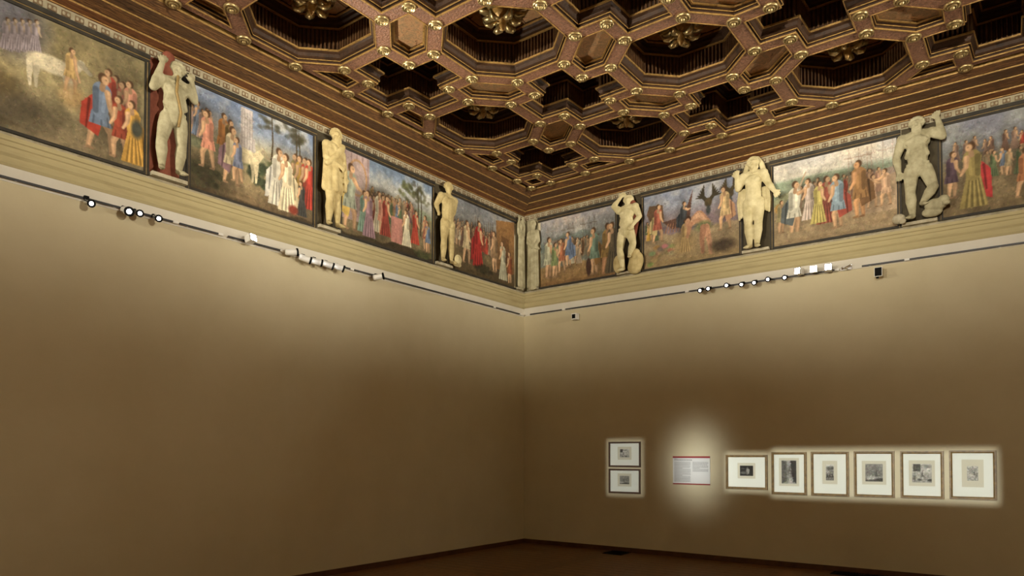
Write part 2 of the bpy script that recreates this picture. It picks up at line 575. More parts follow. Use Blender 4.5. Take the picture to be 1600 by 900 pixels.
def coffer_meshes(kind, poly, clipped):
    """poly: opening outline relative to the cell centre; z = 0 at the beam soffit"""
    out = {}
    deep = kind in ('octagon', 'cross')
    lip = MB()
    closed_ring(lip, poly, -0.002, 0.009, -0.007, 0.008)
    closed_ring(lip, poly, 0.020, 0.026, 0.03, 0.04)
    out['gilt_lip'] = lip.mesh('gilt_lip', False, M['gilt'])
    if deep:
        w = ring(MB(), poly, [(0.0, 0.0), (0.0, 0.04), (0.03, 0.045), (0.022, 0.075), (0.035, 0.11), (0.055, 0.125), (0.055, 0.135), (0.02, 0.14), (0.02, 0.40), (0.05, 0.41), (0.05, 0.45), (0.075, 0.465), (0.075, 0.50), (0.11, 0.52), (0.11, 0.56)])
        out[''] = w.mesh('coffer', False, M['wood_dark'])
        g = MB()
        closed_ring(g, poly, 0.03, 0.066, 0.128, 0.150)
        closed_ring(g, poly, 0.03, 0.058, 0.402, 0.414)
        closed_ring(g, poly, 0.075, 0.118, 0.515, 0.530)
        out['gilt_bead'] = g.mesh('gilt_bead', False, M['gilt'])
        fl = MB()
        base = inset(poly, 0.02)
        n = len(base)
        for i in range(n):
            p0, p1 = Vector(base[i]), Vector(base[(i + 1) % n])
            L = (p1 - p0).length
            e = (p1 - p0).normalized()
            nn = Vector((-e.y, e.x))
            k = max(1, int(L / 0.046))
            for j in range(k):
                c = p0 + e * (L * (j + 0.5) / k)
                hw = L / k * 0.30
                q = [c - e * hw, c - e * hw * 0.5 + nn * 0.022, c + e * hw * 0.5 + nn * 0.022, c + e * hw]
                fl.prism([(v.x, v.y) for v in q], 0.155, 0.392)
        out['fluting'] = fl.mesh('fluting', False, M['reed'])
        if kind == 'octagon' and not clipped:
            pb = MB()
            tp = inset(poly, 0.09)
            n = len(tp)
            for i in range(n):
                a, b = Vector(tp[i]), Vector(tp[(i + 1) % n])
                for j in range(3):
                    u, v = a.lerp(b, j / 3), a.lerp(b, (j + 1) / 3)
                    pb.prism([(u.x * 0.15, u.y * 0.15), (u.x, u.y), (v.x, v.y), (v.x * 0.15, v.y * 0.15)], 0.55 + 0.008 * (j % 2), 0.575)
            pb.prism([(x * 0.2, y * 0.2) for x, y in tp], 0.54, 0.575)
            out['sunburst_panel'] = pb.mesh('sunburst_panel', False, M['panel_paint'])
        else:
            out['panel'] = MB().prism(inset(poly, 0.09), 0.55, 0.575).mesh('panel', False, M['wood_dark'])
    else:
        dpt = 0.10
        small = area(poly) < 0.06
        if small:
            w = ring(MB(), poly, [(0.0, 0.0), (0.0, 0.06), (0.012, 0.065), (0.012, 0.10)])
            out[''] = w.mesh('coffer', False, M['wood_dark'])
            out['panel'] = MB().prism(inset(poly, 0.008), 0.095, 0.12).mesh('panel', False, M['panel_paint'])
        else:
            w = ring(MB(), poly, [(0.0, 0.0), (0.0, 0.05), (0.02, 0.055), (0.016, 0.07), (0.035, 0.075), (0.035, dpt)])
            out[''] = w.mesh('coffer', False, M['wood_dark'])
            g = MB()
            closed_ring(g, poly, 0.03, 0.05, dpt - 0.035, dpt - 0.02)
            out['gilt_bead'] = g.mesh('gilt_bead', False, M['gilt'])
            out['panel'] = MB().prism(inset(poly, 0.03), dpt - 0.01, dpt + 0.02).mesh('panel', False, M['panel_paint'])
    return out


for kind, pts, clipped in cells:
    cx = sum(p[0] for p in pts) / len(pts)
    cy = sum(p[1] for p in pts) / len(pts)
    if not in_view(cx, cy):
        plain.prism(pts, ZC, ZC + 0.02)
        continue
    ins = inset(pts, HB)
    n = len(pts)
    for i in range(n):
        a, b = pts[i], pts[(i + 1) % n]
        ka, kb = (round(a[0], 2), round(a[1], 2)), (round(b[0], 2), round(b[1], 2))
        verts[ka] = a
        verts[kb] = b
        key = (ka, kb) if ka < kb else (kb, ka)
        edges.setdefault(key, []).append((a, b, ins[i], ins[(i + 1) % n]))
    rel = [(x - cx, y - cy) for x, y in ins]
    key = tuple((round(x, 2), round(y, 2)) for x, y in rel)
    if key not in cache:
        cache[key] = coffer_meshes(kind, rel, clipped)
    ms = cache[key]
    cof = obj({'octagon': 'octagon_coffer', 'hexagon': 'hexagon_coffer', 'cross': 'cross_coffer'}[kind], ms[''], ceiling, (cx, cy, ZC))
    for nm, me in ms.items():
        if nm:
            o = obj(nm, me, cof)
            if nm == 'fluting':
                o['kind'] = 'stuff'
    if kind == 'octagon' and not clipped:
        obj('pendant', PEND[0], cof, (0, 0, 0.56)).scale = (1.5, 1.5, 1.45)
        obj('acanthus', PEND[1], cof, (0, 0, 0.50)).scale = (1.75, 1.75, 1.8)
tag(plain.build('plain_ceiling_boards', M['carved'], ceiling), kind='stuff')

for (ka, kb), L in edges.items():
    a, b, i0, i1 = L[0]
    if len(L) > 1:
        _, _, j0, j1 = L[1]     # runs the other way
        poly = [a, j1, j0, b, i1, i0]
    else:
        poly = [a, b, i1, i0]
    if area(poly) < 0:
        poly = poly[::-1]
    bm_ = MB().prism(poly, ZC, ZC + 0.006)
    bm_.build('beam', M['carved'], ceiling)

ros = MB().lathe([(0.078, 0.010), (0.080, -0.012), (0.073, -0.026), (0.064, -0.026), (0.060, -0.010), (0.050, -0.010), (0.046, -0.034), (0.037, -0.036), (0.033, -0.018), (0.026, -0.018), (0.022, -0.046), (0.010, -0.056), (0.002, -0.058)], 20)
rosm = ros.mesh('rosette', True, M['gilt_bright'])
for a in verts.values():
    if in_view(a[0], a[1], ZC, 200, 120):
        obj('rosette', rosm, ceiling, (a[0], a[1], ZC))


# ------------------------------------------------------------------ painting kit (colours laid on a fine grid of plaster)
class Canvas:
    def __init__(s, asp, ny=150, seed=0):
        s.asp = asp
        s.ny = ny
        s.nx = int(ny * asp)
        s.r = np.random.RandomState(seed)
        s.X, s.Y = np.meshgrid(np.linspace(0, asp, s.nx), np.linspace(0, 1, ny))
        s.a = np.zeros((ny, s.nx, 3))
        s.fig = np.zeros((ny, s.nx))

    def noise(s, f, oct_=4):
        out = np.zeros_like(s.X)
        amp = 1.0
        tot = 0
        for _ in range(oct_):
            gx, gy = int(f * s.asp) + 3, int(f) + 3
            g = s.r.rand(gy, gx)
            x, y = s.X * f, s.Y * f
            xi, yi = np.clip(x.astype(int), 0, gx - 2), np.clip(y.astype(int), 0, gy - 2)
            u, v = x - xi, y - yi
            u, v = u * u * (3 - 2 * u), v * v * (3 - 2 * v)
            out += amp * ((g[yi, xi] * (1 - u) + g[yi, xi + 1] * u) * (1 - v) + (g[yi + 1, xi] * (1 - u) + g[yi + 1, xi + 1] * u) * v)
            tot += amp
            amp *= 0.55
            f *= 2.1
        return out / tot

    def mix(s, mask, col):
        col = np.array(col, float)
        s.a = s.a * (1 - mask[..., None]) + col * mask[..., None]

    def grad(s, stops):
        ys = [p for p, _ in stops]
        for c in range(3):
            s.a[..., c] = np.interp(s.Y, ys, [q[c] for _, q in stops])

    def ell(s, x, y, rx, ry, col, soft=0.15, al=1.0, rot=0):
        c, n = math.cos(rot), math.sin(rot)
        dx, dy = s.X - x, s.Y - y
        d = np.sqrt(((dx * c + dy * n) / rx) ** 2 + ((-dx * n + dy * c) / ry) ** 2)
        s.mix(np.clip((1 + soft - d) / (2 * soft), 0, 1) * al, col)

    def stroke(s, pts, ws, col, al=1.0, soft=0.005):
        m = np.zeros_like(s.X)
        for (p, q, w0, w1) in zip(pts[:-1], pts[1:], ws[:-1], ws[1:]):
            dx, dy = q[0] - p[0], q[1] - p[1]
            l2 = dx * dx + dy * dy + 1e-9
            t = np.clip(((s.X - p[0]) * dx + (s.Y - p[1]) * dy) / l2, 0, 1)
            d = np.hypot(s.X - p[0] - t * dx, s.Y - p[1] - t * dy)
            m = np.maximum(m, np.clip((w0 + (w1 - w0) * t - d) / soft + 0.5, 0, 1))
        s.mix(m * al, col)

    def poly(s, pts, col, al=1.0):
        ins = np.zeros(s.X.shape, bool)
        n = len(pts)
        for i in range(n):
            x0, y0 = pts[i]
            x1, y1 = pts[(i + 1) % n]
            if y0 == y1:
                continue
            c = ((y0 > s.Y) != (y1 > s.Y)) & (s.X < (x1 - x0) * (s.Y - y0) / (y1 - y0) + x0)
            ins ^= c
        s.mix(ins * al, col)

    def clouds(s, y0, col, amt=0.6, f=4):
        n = s.noise(f)
        s.mix(np.clip((n - 0.45) * 4, 0, 1) * np.clip((s.Y - y0) * 5, 0, 1) * amt, col)

    def hills(s, base, amp, f, col, al=1.0):
        r = s.r.rand(12)
        line = base + amp * sum(np.sin(s.X * f * (k + 1) + 6.28 * r[k]) / (k + 1) for k in range(4))
        s.mix(np.clip((line - s.Y) * 60, 0, 1) * al, col)

    def ground(s, y0, top, bot, al=1.0):
        t = np.clip(s.Y / y0, 0, 1)[..., None]
        col = np.array(bot, float) * (1 - t) + np.array(top, float) * t
        n = s.noise(7, 4)
        m = np.clip((y0 + (n - 0.5) * 0.08 - s.Y) * 40, 0, 1)[..., None] * al
        s.a = s.a * (1 - m) + col * (0.8 + 0.4 * n[..., None]) * m

    def tree(s, x, y, h, col=(66, 62, 44), trunk=(84, 70, 50)):
        s.stroke([(x, y), (x + 0.02, y + h * 0.5), (x + 0.005, y + h)], [0.012, 0.009, 0.005], trunk)
        for k in range(16):
            s.ell(x + s.r.randn() * h * 0.13, y + h * (0.7 + 0.3 * s.r.rand()), 0.03, 0.022, col, 0.5, 0.55)

    def foliage(s, x, y, rx, ry, col, n=40):
        for k in range(n):
            a, q = s.r.rand() * 6.28, math.sqrt(s.r.rand())
            f = 0.75 + 0.5 * s.r.rand()
            s.ell(x + rx * q * math.cos(a), y + ry * q * math.sin(a), 0.03, 0.024, [c * f for c in col], 0.5, 0.7)

    def person(s, x, y, h, robe, cloak=None, *a, **k):
        before = s.a.copy()
        s.ell(x, y + h * 0.5, h * 0.2, h * 0.56, (46, 38, 32), 0.5, 0.30)
        base = s.a.copy()
        s.draw_person(x, y, h, robe, cloak, *a, **k)
        s.fig = np.maximum(s.fig, (np.abs(s.a - base).sum(2) > 6) * 1.0)

    def draw_person(s, x, y, h, robe, cloak=None, skin=(198, 156, 122), hair=(88, 62, 42), face=1, robed=False, arm=None, stride=0.0, hat=None):
        lt = lambda c, k: [min(255, v * k) for v in c]
        dk = lt(robe, 0.68)
        w = h * 0.11
        hip = (x, y + h * 0.48)
        sh = (x + face * h * 0.02, y + h * 0.80)
        if not robed:
            for sgn, kk in ((1, 0.85), (-1, 1.0)):
                fx = x + sgn * h * (0.05 + stride)
                kn = (x + sgn * h * (0.05 + stride * 0.7) + face * h * 0.02, y + h * 0.26)
                s.stroke([hip, kn, (fx, y + 0.02 * h)], [h * 0.062, h * 0.045, h * 0.026], lt(skin, kk))
                s.stroke([(hip[0] + face * h * 0.02, hip[1]), (kn[0] + face * h * 0.012, kn[1]), (fx + face * h * 0.006, y + 0.05 * h)], [h * 0.028, h * 0.02, h * 0.01], lt(skin, kk * 1.18), 0.7)
                s.stroke([(fx, y + 0.015 * h), (fx + face * h * 0.06, y + 0.008 * h)], [h * 0.02, h * 0.014], lt(skin, kk * 0.8))
        if cloak:
            s.poly([(sh[0], sh[1] + 0.03 * h), (x - face * w * 2.0, y + h * 0.55), (x - face * w * 2.2, y + h * (0.10 if robed else 0.28)), (x - face * w * 0.2, y + h * 0.18), (x + face * w * 0.7, y + h * 0.6)], cloak)
            s.stroke([(x - face * w * 1.2, y + h * 0.62), (x - face * w * 1.5, y + h * 0.25)], [h * 0.018, h * 0.01], lt(cloak, 0.65))
        if robed:
            s.poly([(x - w * 1.0, y + h * 0.78), (x + w * 1.0, y + h * 0.78), (x + w * 0.8, y + h * 0.5), (x + w * 1.7, y), (x - w * 1.7, y), (x - w * 0.8, y + h * 0.5)], robe)
            for u in (-0.9, -0.2, 0.5, 1.1):
                s.stroke([(x + u * w * 0.4, y + h * 0.55), (x + u * w, y + h * 0.02)], [h * 0.008, h * 0.016], dk, 0.8)
                s.stroke([(x + (u + 0.3) * w * 0.4, y + h * 0.55), (x + (u + 0.3) * w, y + h * 0.02)], [h * 0.006, h * 0.012], lt(robe, 1.22), 0.8)
        else:
            s.poly([(x - w * 0.95, y + h * 0.5), (x + w * 0.95, y + h * 0.5), (x + w * 1.25, y + h * 0.33), (x - w * 1.25, y + h * 0.33)], robe)
            for u in (-0.6, 0.1, 0.7):
                s.stroke([(x + u * w, y + h * 0.5), (x + u * w * 1.3, y + h * 0.34)], [h * 0.008, h * 0.012], dk, 0.8)
        s.stroke([(x, y + h * 0.5), (sh[0], sh[1] - 0.03 * h)], [w * 0.85, w * 1.05], robe)
        s.stroke([(x - face * w * 0.5, y + h * 0.5), (sh[0] - face * w * 0.7, sh[1] - 0.03 * h)], [w * 0.3, w * 0.35], dk, 0.7)
        s.stroke([(x + face * w * 0.3, y + h * 0.52), (sh[0] + face * w * 0.3, sh[1] - 0.06 * h)], [w * 0.2, w * 0.25], lt(robe, 1.2), 0.7)
        ax, ay = arm or (face * 0.16, 0.52)
        s.stroke([(sh[0] + face * w * 0.6, sh[1] - 0.03 * h), (x + (ax * 0.6) * h, y + h * (0.40 + ay * 0.45)), (x + ax * h, y + ay * h)], [h * 0.042, h * 0.034, h * 0.022], skin)
        s.stroke([(sh[0] + face * w * 0.7, sh[1] - 0.02 * h), (x + (ax * 0.62) * h, y + h * (0.41 + ay * 0.45)), (x + ax * h, y + ay * h)], [h * 0.018, h * 0.014, h * 0.01], lt(skin, 1.2), 0.7)
        hx, hy = sh[0] + face * h * 0.015, y + h * 0.93
        s.stroke([sh, (hx, hy - 0.03 * h)], [h * 0.035, h * 0.03], lt(skin, 0.85))
        s.ell(hx - face * h * 0.012, hy + h * 0.012, h * 0.056, h * 0.066, hat or hair, 0.12)
        s.ell(hx + face * h * 0.018, hy - h * 0.010, h * 0.046, h * 0.055, lt(skin, 1.08), 0.2)
        s.ell(hx + face * h * 0.03, hy - h * 0.002, h * 0.012, h * 0.012, lt(skin, 0.6), 0.4, 0.6)

    def crowd(s, x0, x1, y, h, n, cols):
        for k in range(n):
            x = x0 + (x1 - x0) * (k + 0.5 * s.r.rand()) / n
            c = cols[s.r.randint(len(cols))]
            s.person(x, y + 0.04 * s.r.rand(), h * (0.9 + 0.2 * s.r.rand()), c, None, face=s.r.choice([-1, 1]), robed=s.r.rand() > 0.4)

    def horse(s, x, y, h, col, face=1):
        d = [v * 0.8 for v in col]
        for lx in (-0.42, -0.30, 0.30, 0.40):
            s.stroke([(x + lx * h, y + 0.5 * h), (x + lx * h * 1.05, y + 0.25 * h), (x + lx * h * 1.02, y)], [0.09 * h, 0.05 * h, 0.03 * h], d if lx in (-0.3, 0.3) else col)
        s.ell(x, y + 0.62 * h, 0.5 * h, 0.2 * h, col)
        s.stroke([(x + face * 0.4 * h, y + 0.65 * h), (x + face * 0.62 * h, y + 0.9 * h)], [0.14 * h, 0.09 * h], col)
        s.stroke([(x + face * 0.62 * h, y + 0.9 * h), (x + face * 0.82 * h, y + 0.74 * h)], [0.08 * h, 0.05 * h], d)

    def ship(s, x, y, h, col=(96, 82, 74)):
        s.poly([(x - 0.5 * h, y + 0.18 * h), (x - 0.4 * h, y), (x + 0.4 * h, y), (x + 0.55 * h, y + 0.22 * h)], col)
        for k in (-0.25, 0.05, 0.3):
            s.stroke([(x + k * h, y + 0.1 * h), (x + k * h, y + h)], [0.012 * h, 0.008 * h], col, 0.8)
            s.stroke([(x + k * h, y + h), (x + (k + 0.2) * h, y + 0.2 * h)], [0.004, 0.003], col, 0.5)
            s.stroke([(x + (k - 0.12) * h, y + 0.75 * h), (x + (k + 0.12) * h, y + 0.72 * h)], [0.006, 0.006], col, 0.7)

    def finish(s, amt=0.16, f=22, strokes=3200, sat=0.78, tint=(1.0, 0.975, 0.90)):
        # short brush strokes picked from the colour under them
        H_, W_ = s.X.shape
        for k in range(strokes):
            y, x = s.r.randint(3, H_ - 4), s.r.randint(3, W_ - 4)
            a, L = s.r.rand() * 3.14, 1 + s.r.rand() * 2.2
            col = s.a[y, x] * (0.72 + 0.56 * s.r.rand()) + s.r.randn(3) * 6
            for u in np.linspace(-L, L, 5):
                yy, xx = int(y + u * math.sin(a)), int(x + u * math.cos(a))
                if 0 <= yy < H_ and 0 <= xx < W_:
                    k_ = 0.65 - 0.47 * s.fig[yy, xx]
                    s.a[yy, xx] = s.a[yy, xx] * (1 - k_) + col * k_
        n = s.noise(f, 4)
        n2 = s.noise(5, 3)
        s.a *= (1 + (n - 0.5)[..., None] * 2 * amt + (n2 - 0.5)[..., None] * 0.18)
        lum = s.a.mean(2, keepdims=True)
        s.a = (lum + (s.a - lum) * sat) * np.array(tint)
        p = np.pad(s.a, ((1, 1), (1, 1), (0, 0)), 'edge')
        s.a = s.a * 0.6 + 0.1 * (p[:-2, 1:-1] + p[2:, 1:-1] + p[1:-1, :-2] + p[1:-1, 2:])
        s.a = np.clip(s.a, 6, 250) / 255.0

    def build(s, name, fn, h0, h1, z0, z1, out, m, parent):
        """fn maps (h, out, z) to parent space"""
        vs = []
        U = h0 + (h1 - h0) * np.linspace(0, 1, s.nx)
        V = z0 + (z1 - z0) * np.linspace(0, 1, s.ny)
        for z in V:
            for h in U:
                vs.append(fn(h, out, z))
        nx, ny = s.nx, s.ny
        i = (np.arange(ny - 1)[:, None] * nx + np.arange(nx - 1)[None, :]).ravel()
        fs = np.stack([i, i + 1, i + nx + 1, i + nx], 1)
        # a thin body behind the painted face
        k = len(vs)
        for (h, z) in ((h0, z0), (h1, z0), (h1, z1), (h0, z1)):
            vs.append(fn(h, out - 0.006, z))
        me = bpy.data.meshes.new(name)
        me.from_pydata(vs, [], [tuple(q) for q in fs.tolist()] + [(k, k + 1, k + 2, k + 3)])
        lin = np.where(s.a <= 0.04045, s.a / 12.92, ((s.a + 0.055) / 1.055) ** 2.4).reshape(-1, 3)
        lin = np.concatenate([lin, np.repeat(lin.mean(0)[None], 4, 0)])
        at = me.color_attributes.new('paint', 'FLOAT_COLOR', 'POINT')
        at.data.foreach_set('color', np.concatenate([lin, np.ones((len(lin), 1))], 1).astype(np.float32).ravel())
        me.materials.append(m)
        return obj(name, me, parent)


# ------------------------------------------------------------------ frescoes
PZ0, PZ1 = 4.735, 5.945


def fresco(side, h0, h1, label, canvas, dz=0.0, left=True, right=True):
    base = wpos(side, (h0 + h1) / 2, 0, PZ0 + dz)
    fn = wmap(side, base)
    t = thing('fresco_panel', label, 'fresco', base, 'frescoes of the frieze')
    canvas.finish()
    z0, z1 = PZ0 + dz, PZ1 + dz
    canvas.build('painting', fn, h0, h1, z0, z1, 0.012, M['fresco'], t)

    def bar(nm, a, b, o1, c, d, m):
        MB().box(a, b, 0, o1, c, d).map(fn).build(nm, m, t)
    bar('frame_rail', h0 - 0.05, h1 + 0.05, 0.03, z1, z1 + 0.03, M['dark_frame'])
    bar('frame_rail', h0 - 0.05, h1 + 0.05, 0.045, z1 + 0.036, z1 + 0.085, M['dark_frame'])
    bar('gilt_line', h0 - 0.05, h1 + 0.05, 0.034, z1 + 0.030, z1 + 0.036, M['line_gold'])
    bar('frame_rail', h0 - 0.03, h1 + 0.03, 0.03, z0 - 0.03, z0, M['dark_frame'])
    for on, a, sg in ((left, h0, -1), (right, h1, 1)):
        if on:
            bar('frame_stile', min(a, a + sg * 0.022), max(a, a + sg * 0.022), 0.028, z0 - 0.03, z1, M['dark_frame'])
            bar('gilt_line', min(a + sg * 0.022, a + sg * 0.028), max(a + sg * 0.022, a + sg * 0.028), 0.032, z0 - 0.03, z1, M['line_gold'])
            bar('frame_stile', min(a + sg * 0.028, a + sg * 0.055), max(a + sg * 0.028, a + sg * 0.055), 0.036, z0 - 0.03, z1, M['dark_frame'])
    return t


RED, BLUE, WHT, YEL, GRN, PNK, PUR, ORG, BRN, TEAL = (186, 66, 52), (110, 132, 176), (226, 218, 196), (206, 160, 66), (96, 116, 84), (218, 142, 122), (136, 104, 122), (196, 122, 56), (120, 86, 58), (122, 160, 152)
CROWD = [RED, WHT, YEL, GRN, PNK, PUR, ORG, BRN, BLUE, (170, 150, 120)]

# 1: misty field, white ox, striding man in red and blue
c = Canvas(1.45, 190, 1)
c.grad([(0, (150, 134, 106)), (0.22, (160, 144, 114)), (0.55, (186, 172, 128)), (0.8, (150, 136, 96)), (1, (122, 112, 84))])
n = c.noise(3); c.mix(np.clip((n - 0.5) * 3, 0, 1) * 0.5, (196, 180, 136))
n = c.noise(4); c.mix(np.clip((n - 0.52) * 4, 0, 1) * 0.5, (90, 84, 64))
c.ell(0.42, 0.86, 0.22, 0.24, (112, 116, 150), 0.5, 0.8)
for k in range(5):
    c.person(0.38 + 0.05 * k, 0.62 + 0.02 * k, 0.26, (150, 140, 160), None, (176, 156, 140), robed=True)
c.ell(0.42, 0.2, 0.34, 0.16, (84, 76, 62), 0.5, 0.8)
c.ell(0.34, 0.36, 0.14, 0.1, (104, 88, 58), 0.4, 0.8)
c.horse(0.70, 0.42, 0.36, (222, 212, 190))
c.person(0.84, 0.47, 0.38, (206, 170, 110), None, arm=(0.2, 0.3), stride=0.05)
c.ell(0.86, 0.44, 0.1, 0.1, (176, 140, 92), 0.4, 0.7)
for x, col in ((1.22, RED), (1.28, (200, 110, 100)), (1.34, PNK), (1.16, RED)):
    c.person(x, 0.24 + 0.03 * ((x * 50) % 2), 0.5, col, None, face=-1)
c.person(1.08, 0.06, 0.68, BLUE, (196, 62, 48), face=1, stride=0.09, arm=(0.2, 0.42))
c.person(1.25, 0.05, 0.55, (176, 70, 50), None, face=-1, stride=0.05)
c.person(1.36, 0.04, 0.56, (212, 160, 70), (206, 150, 60), face=-1, robed=True)
c.ell(1.39, 0.36, 0.05, 0.08, (74, 78, 72), 0.3)
fresco('L', -8.85, -7.10, 'painted fresco with white ox and striding man in blue tunic and red cloak', c, -0.01, left=False)

# 2: blue sky, pale tower, walkers and white robed women
c = Canvas(1.41, 190, 2)
c.grad([(0, (118, 100, 76)), (0.3, (152, 134, 98)), (0.5, (150, 150, 120)), (0.62, (190, 184, 166)), (0.78, (132, 150, 190)), (1, (104, 126, 178))])
c.clouds(0.6, (206, 204, 204), 0.8, 4)
c.hills(0.52, 0.03, 5, (136, 146, 118))
c.hills(0.44, 0.03, 7, (150, 150, 116)); c.ground(0.40, (172, 158, 122), (126, 104, 78))
for a, b, y1 in ((0.52, 0.67, 0.98), (0.50, 0.70, 0.70)):
    c.poly([(a, 0.48), (b, 0.48), (b - 0.01, y1), (a + 0.01, y1)], (186, 180, 190))
for k in range(5):
    c.stroke([(0.54 + 0.03 * k, 0.5), (0.54 + 0.03 * k, 0.96)], [0.004, 0.004], (150, 144, 158))
for k in range(4):
    c.stroke([(0.52, 0.58 + 0.1 * k), (0.68, 0.58 + 0.1 * k)], [0.004, 0.004], (160, 152, 160))
c.tree(0.88, 0.46, 0.56); c.tree(1.22, 0.5, 0.46); c.tree(1.18, 0.5, 0.5)
c.foliage(0.78, 0.36, 0.16, 0.13, (58, 70, 52), 60)
c.foliage(1.1, 0.50, 0.24, 0.06, (104, 112, 78), 50)
c.ell(0.05, 0.12, 0.34, 0.24, (74, 66, 50), 0.4, 0.9); c.foliage(0.12, 0.16, 0.2, 0.14, (70, 70, 50), 40)
c.hills(0.03, 0.015, 6, (84, 70, 52))
c.crowd(0.02, 0.2, 0.5, 0.3, 6, [(180, 150, 150), (196, 180, 160), PNK, BLUE])
c.horse(0.55, 0.26, 0.38, (222, 208, 176))
c.person(0.33, 0.36, 0.48, ORG, None, face=1); c.person(0.40, 0.34, 0.46, (120, 96, 50), None, face=1)
c.person(0.18, 0.24, 0.56, PNK, None, face=-1, stride=0.05)
c.person(0.42, 0.16, 0.58, (206, 190, 160), PUR, face=1, stride=0.07)
c.person(0.50, 0.2, 0.45, (110, 120, 160), None, face=-1, stride=0.05)
for x, col in ((1.2, (140, 130, 80)), (1.26, YEL), (1.33, RED), (1.38, (196, 60, 50))):
    c.person(x, 0.16, 0.56, col, None, face=-1, robed=True)
c.person(0.96, 0.09, 0.62, (214, 212, 208), (206, 206, 210), face=1, robed=True)
c.person(1.08, 0.06, 0.62, (228, 216, 190), (222, 208, 176), face=-1, robed=True)
c.person(1.27, 0.06, 0.38, (72, 72, 74), None, face=-1, robed=True)
c.ell(1.16, 0.1, 0.06, 0.05, (150, 60, 46), 0.3)
fresco('L', -6.57, -4.86, 'painted fresco with pale tower under blue sky and two white-robed women', c, -0.02)

# 3: lilac portico, yellow robed man, procession and altar
c = Canvas(1.51, 190, 3)
c.grad([(0, (98, 92, 62)), (0.18, (124, 112, 80)), (0.4, (160, 148, 122)), (0.6, (168, 172, 168)), (0.8, (138, 158, 196)), (1, (112, 138, 184))])
c.clouds(0.55, (204, 206, 212), 0.7, 4)
c.hills(0.58, 0.04, 5, (150, 168, 150)); c.hills(0.5, 0.03, 8, (166, 160, 122)); c.ground(0.42, (172, 154, 122), (112, 98, 70))
c.poly([(0, 0.2), (0.42, 0.2), (0.42, 1), (0, 1)], (188, 164, 176))
for k in range(5):
    c.stroke([(0.06 + 0.085 * k, 0.3), (0.06 + 0.085 * k, 1)], [0.01, 0.01], (164, 140, 152))
c.ell(0.24, 0.72, 0.15, 0.22, (196, 150, 110), 0.04); c.ell(0.24, 0.72, 0.125, 0.195, (188, 166, 176), 0.04)
c.tree(1.24, 0.3, 0.66); c.tree(1.3, 0.3, 0.6, (80, 80, 50)); c.foliage(1.05, 0.8, 0.14, 0.12, (92, 98, 66), 30)
c.horse(0.72, 0.42, 0.3, (214, 206, 186), 1)
c.crowd(0.45, 1.2, 0.4, 0.24, 14, CROWD); c.crowd(0.45, 1.25, 0.3, 0.3, 10, CROWD)
c.poly([(0.78, 0.1), (0.98, 0.1), (0.98, 0.42), (0.78, 0.42)], (196, 130, 126))
c.crowd(0.4, 0.72, 0.12, 0.46, 6, [PUR, PNK, WHT, (150, 60, 50), GRN])
c.person(1.05, 0.1, 0.46, WHT, None, face=-1, robed=True); c.person(1.2, 0.16, 0.44, RED, None, face=1, robed=True)
c.person(1.4, 0.12, 0.46, (190, 110, 90), None, face=-1); c.person(1.44, 0.1, 0.4, BLUE, None, face=-1)
c.person(0.12, 0.08, 0.78, (150, 160, 150), (212, 176, 84), face=1, arm=(0.26, 0.62), stride=0.04)
c.person(0.33, 0.1, 0.5, TEAL, None, face=1, robed=True); c.person(0.42, 0.06, 0.56, (150, 118, 140), None, face=-1, robed=True)
c.hills(0.07, 0.03, 5, (66, 56, 40)); c.foliage(1.35, 0.06, 0.18, 0.04, (80, 84, 54), 30)
fresco('L', -4.37, -2.54, 'painted fresco with lilac portico and man in yellow robe at its left', c, -0.01)

# 4: brown hall, dense crowd, red robed figure
c = Canvas(1.43, 170, 4)
c.grad([(0, (76, 66, 46)), (0.25, (104, 90, 64)), (0.5, (130, 120, 100)), (0.7, (136, 140, 150)), (1, (120, 126, 146))])
c.clouds(0.55, (168, 166, 168), 0.8, 4)
for k in range(12):
    c.stroke([(0.5 + 0.05 * k, 0.45), (0.5 + 0.05 * k, 0.75 + 0.1 * c.r.rand())], [0.005, 0.005], (110, 92, 74))
c.ground(0.36, (128, 110, 80), (86, 72, 50))
c.poly([(0.98, 0.2), (1.43, 0.2), (1.43, 1), (0.98, 0.92)], (150, 106, 62))
c.poly([(1.1, 0.3), (1.3, 0.3), (1.3, 0.7), (1.1, 0.72)], (120, 80, 46))
for y, h in ((0.5, 0.2), (0.42, 0.24), (0.34, 0.28)):
    c.crowd(0.02, 1.0, y, h, 15, [(170, 150, 130), (150, 110, 90), WHT, (130, 130, 120), RED, (120, 90, 80)])
c.person(0.3, 0.14, 0.6, (206, 186, 150), None, face=1, stride=0.05)
c.person(0.56, 0.14, 0.66, (176, 44, 42), (166, 40, 40), face=1, robed=True)
c.person(0.95, 0.14, 0.6, (150, 120, 90), None, face=-1); c.person(1.15, 0.06, 0.58, (176, 176, 160), None, face=-1, robed=True)
c.person(1.32, 0.02, 0.5, (150, 80, 50), None, face=-1)
c.foliage(0.7, 0.12, 0.2, 0.06, (56, 52, 36), 40); c.hills(0.05, 0.02, 5, (84, 70, 46))
fresco('L', -2.05, -0.32, 'dim painted fresco with dense crowd around one tall red-robed figure', c, -0.01, right=False)

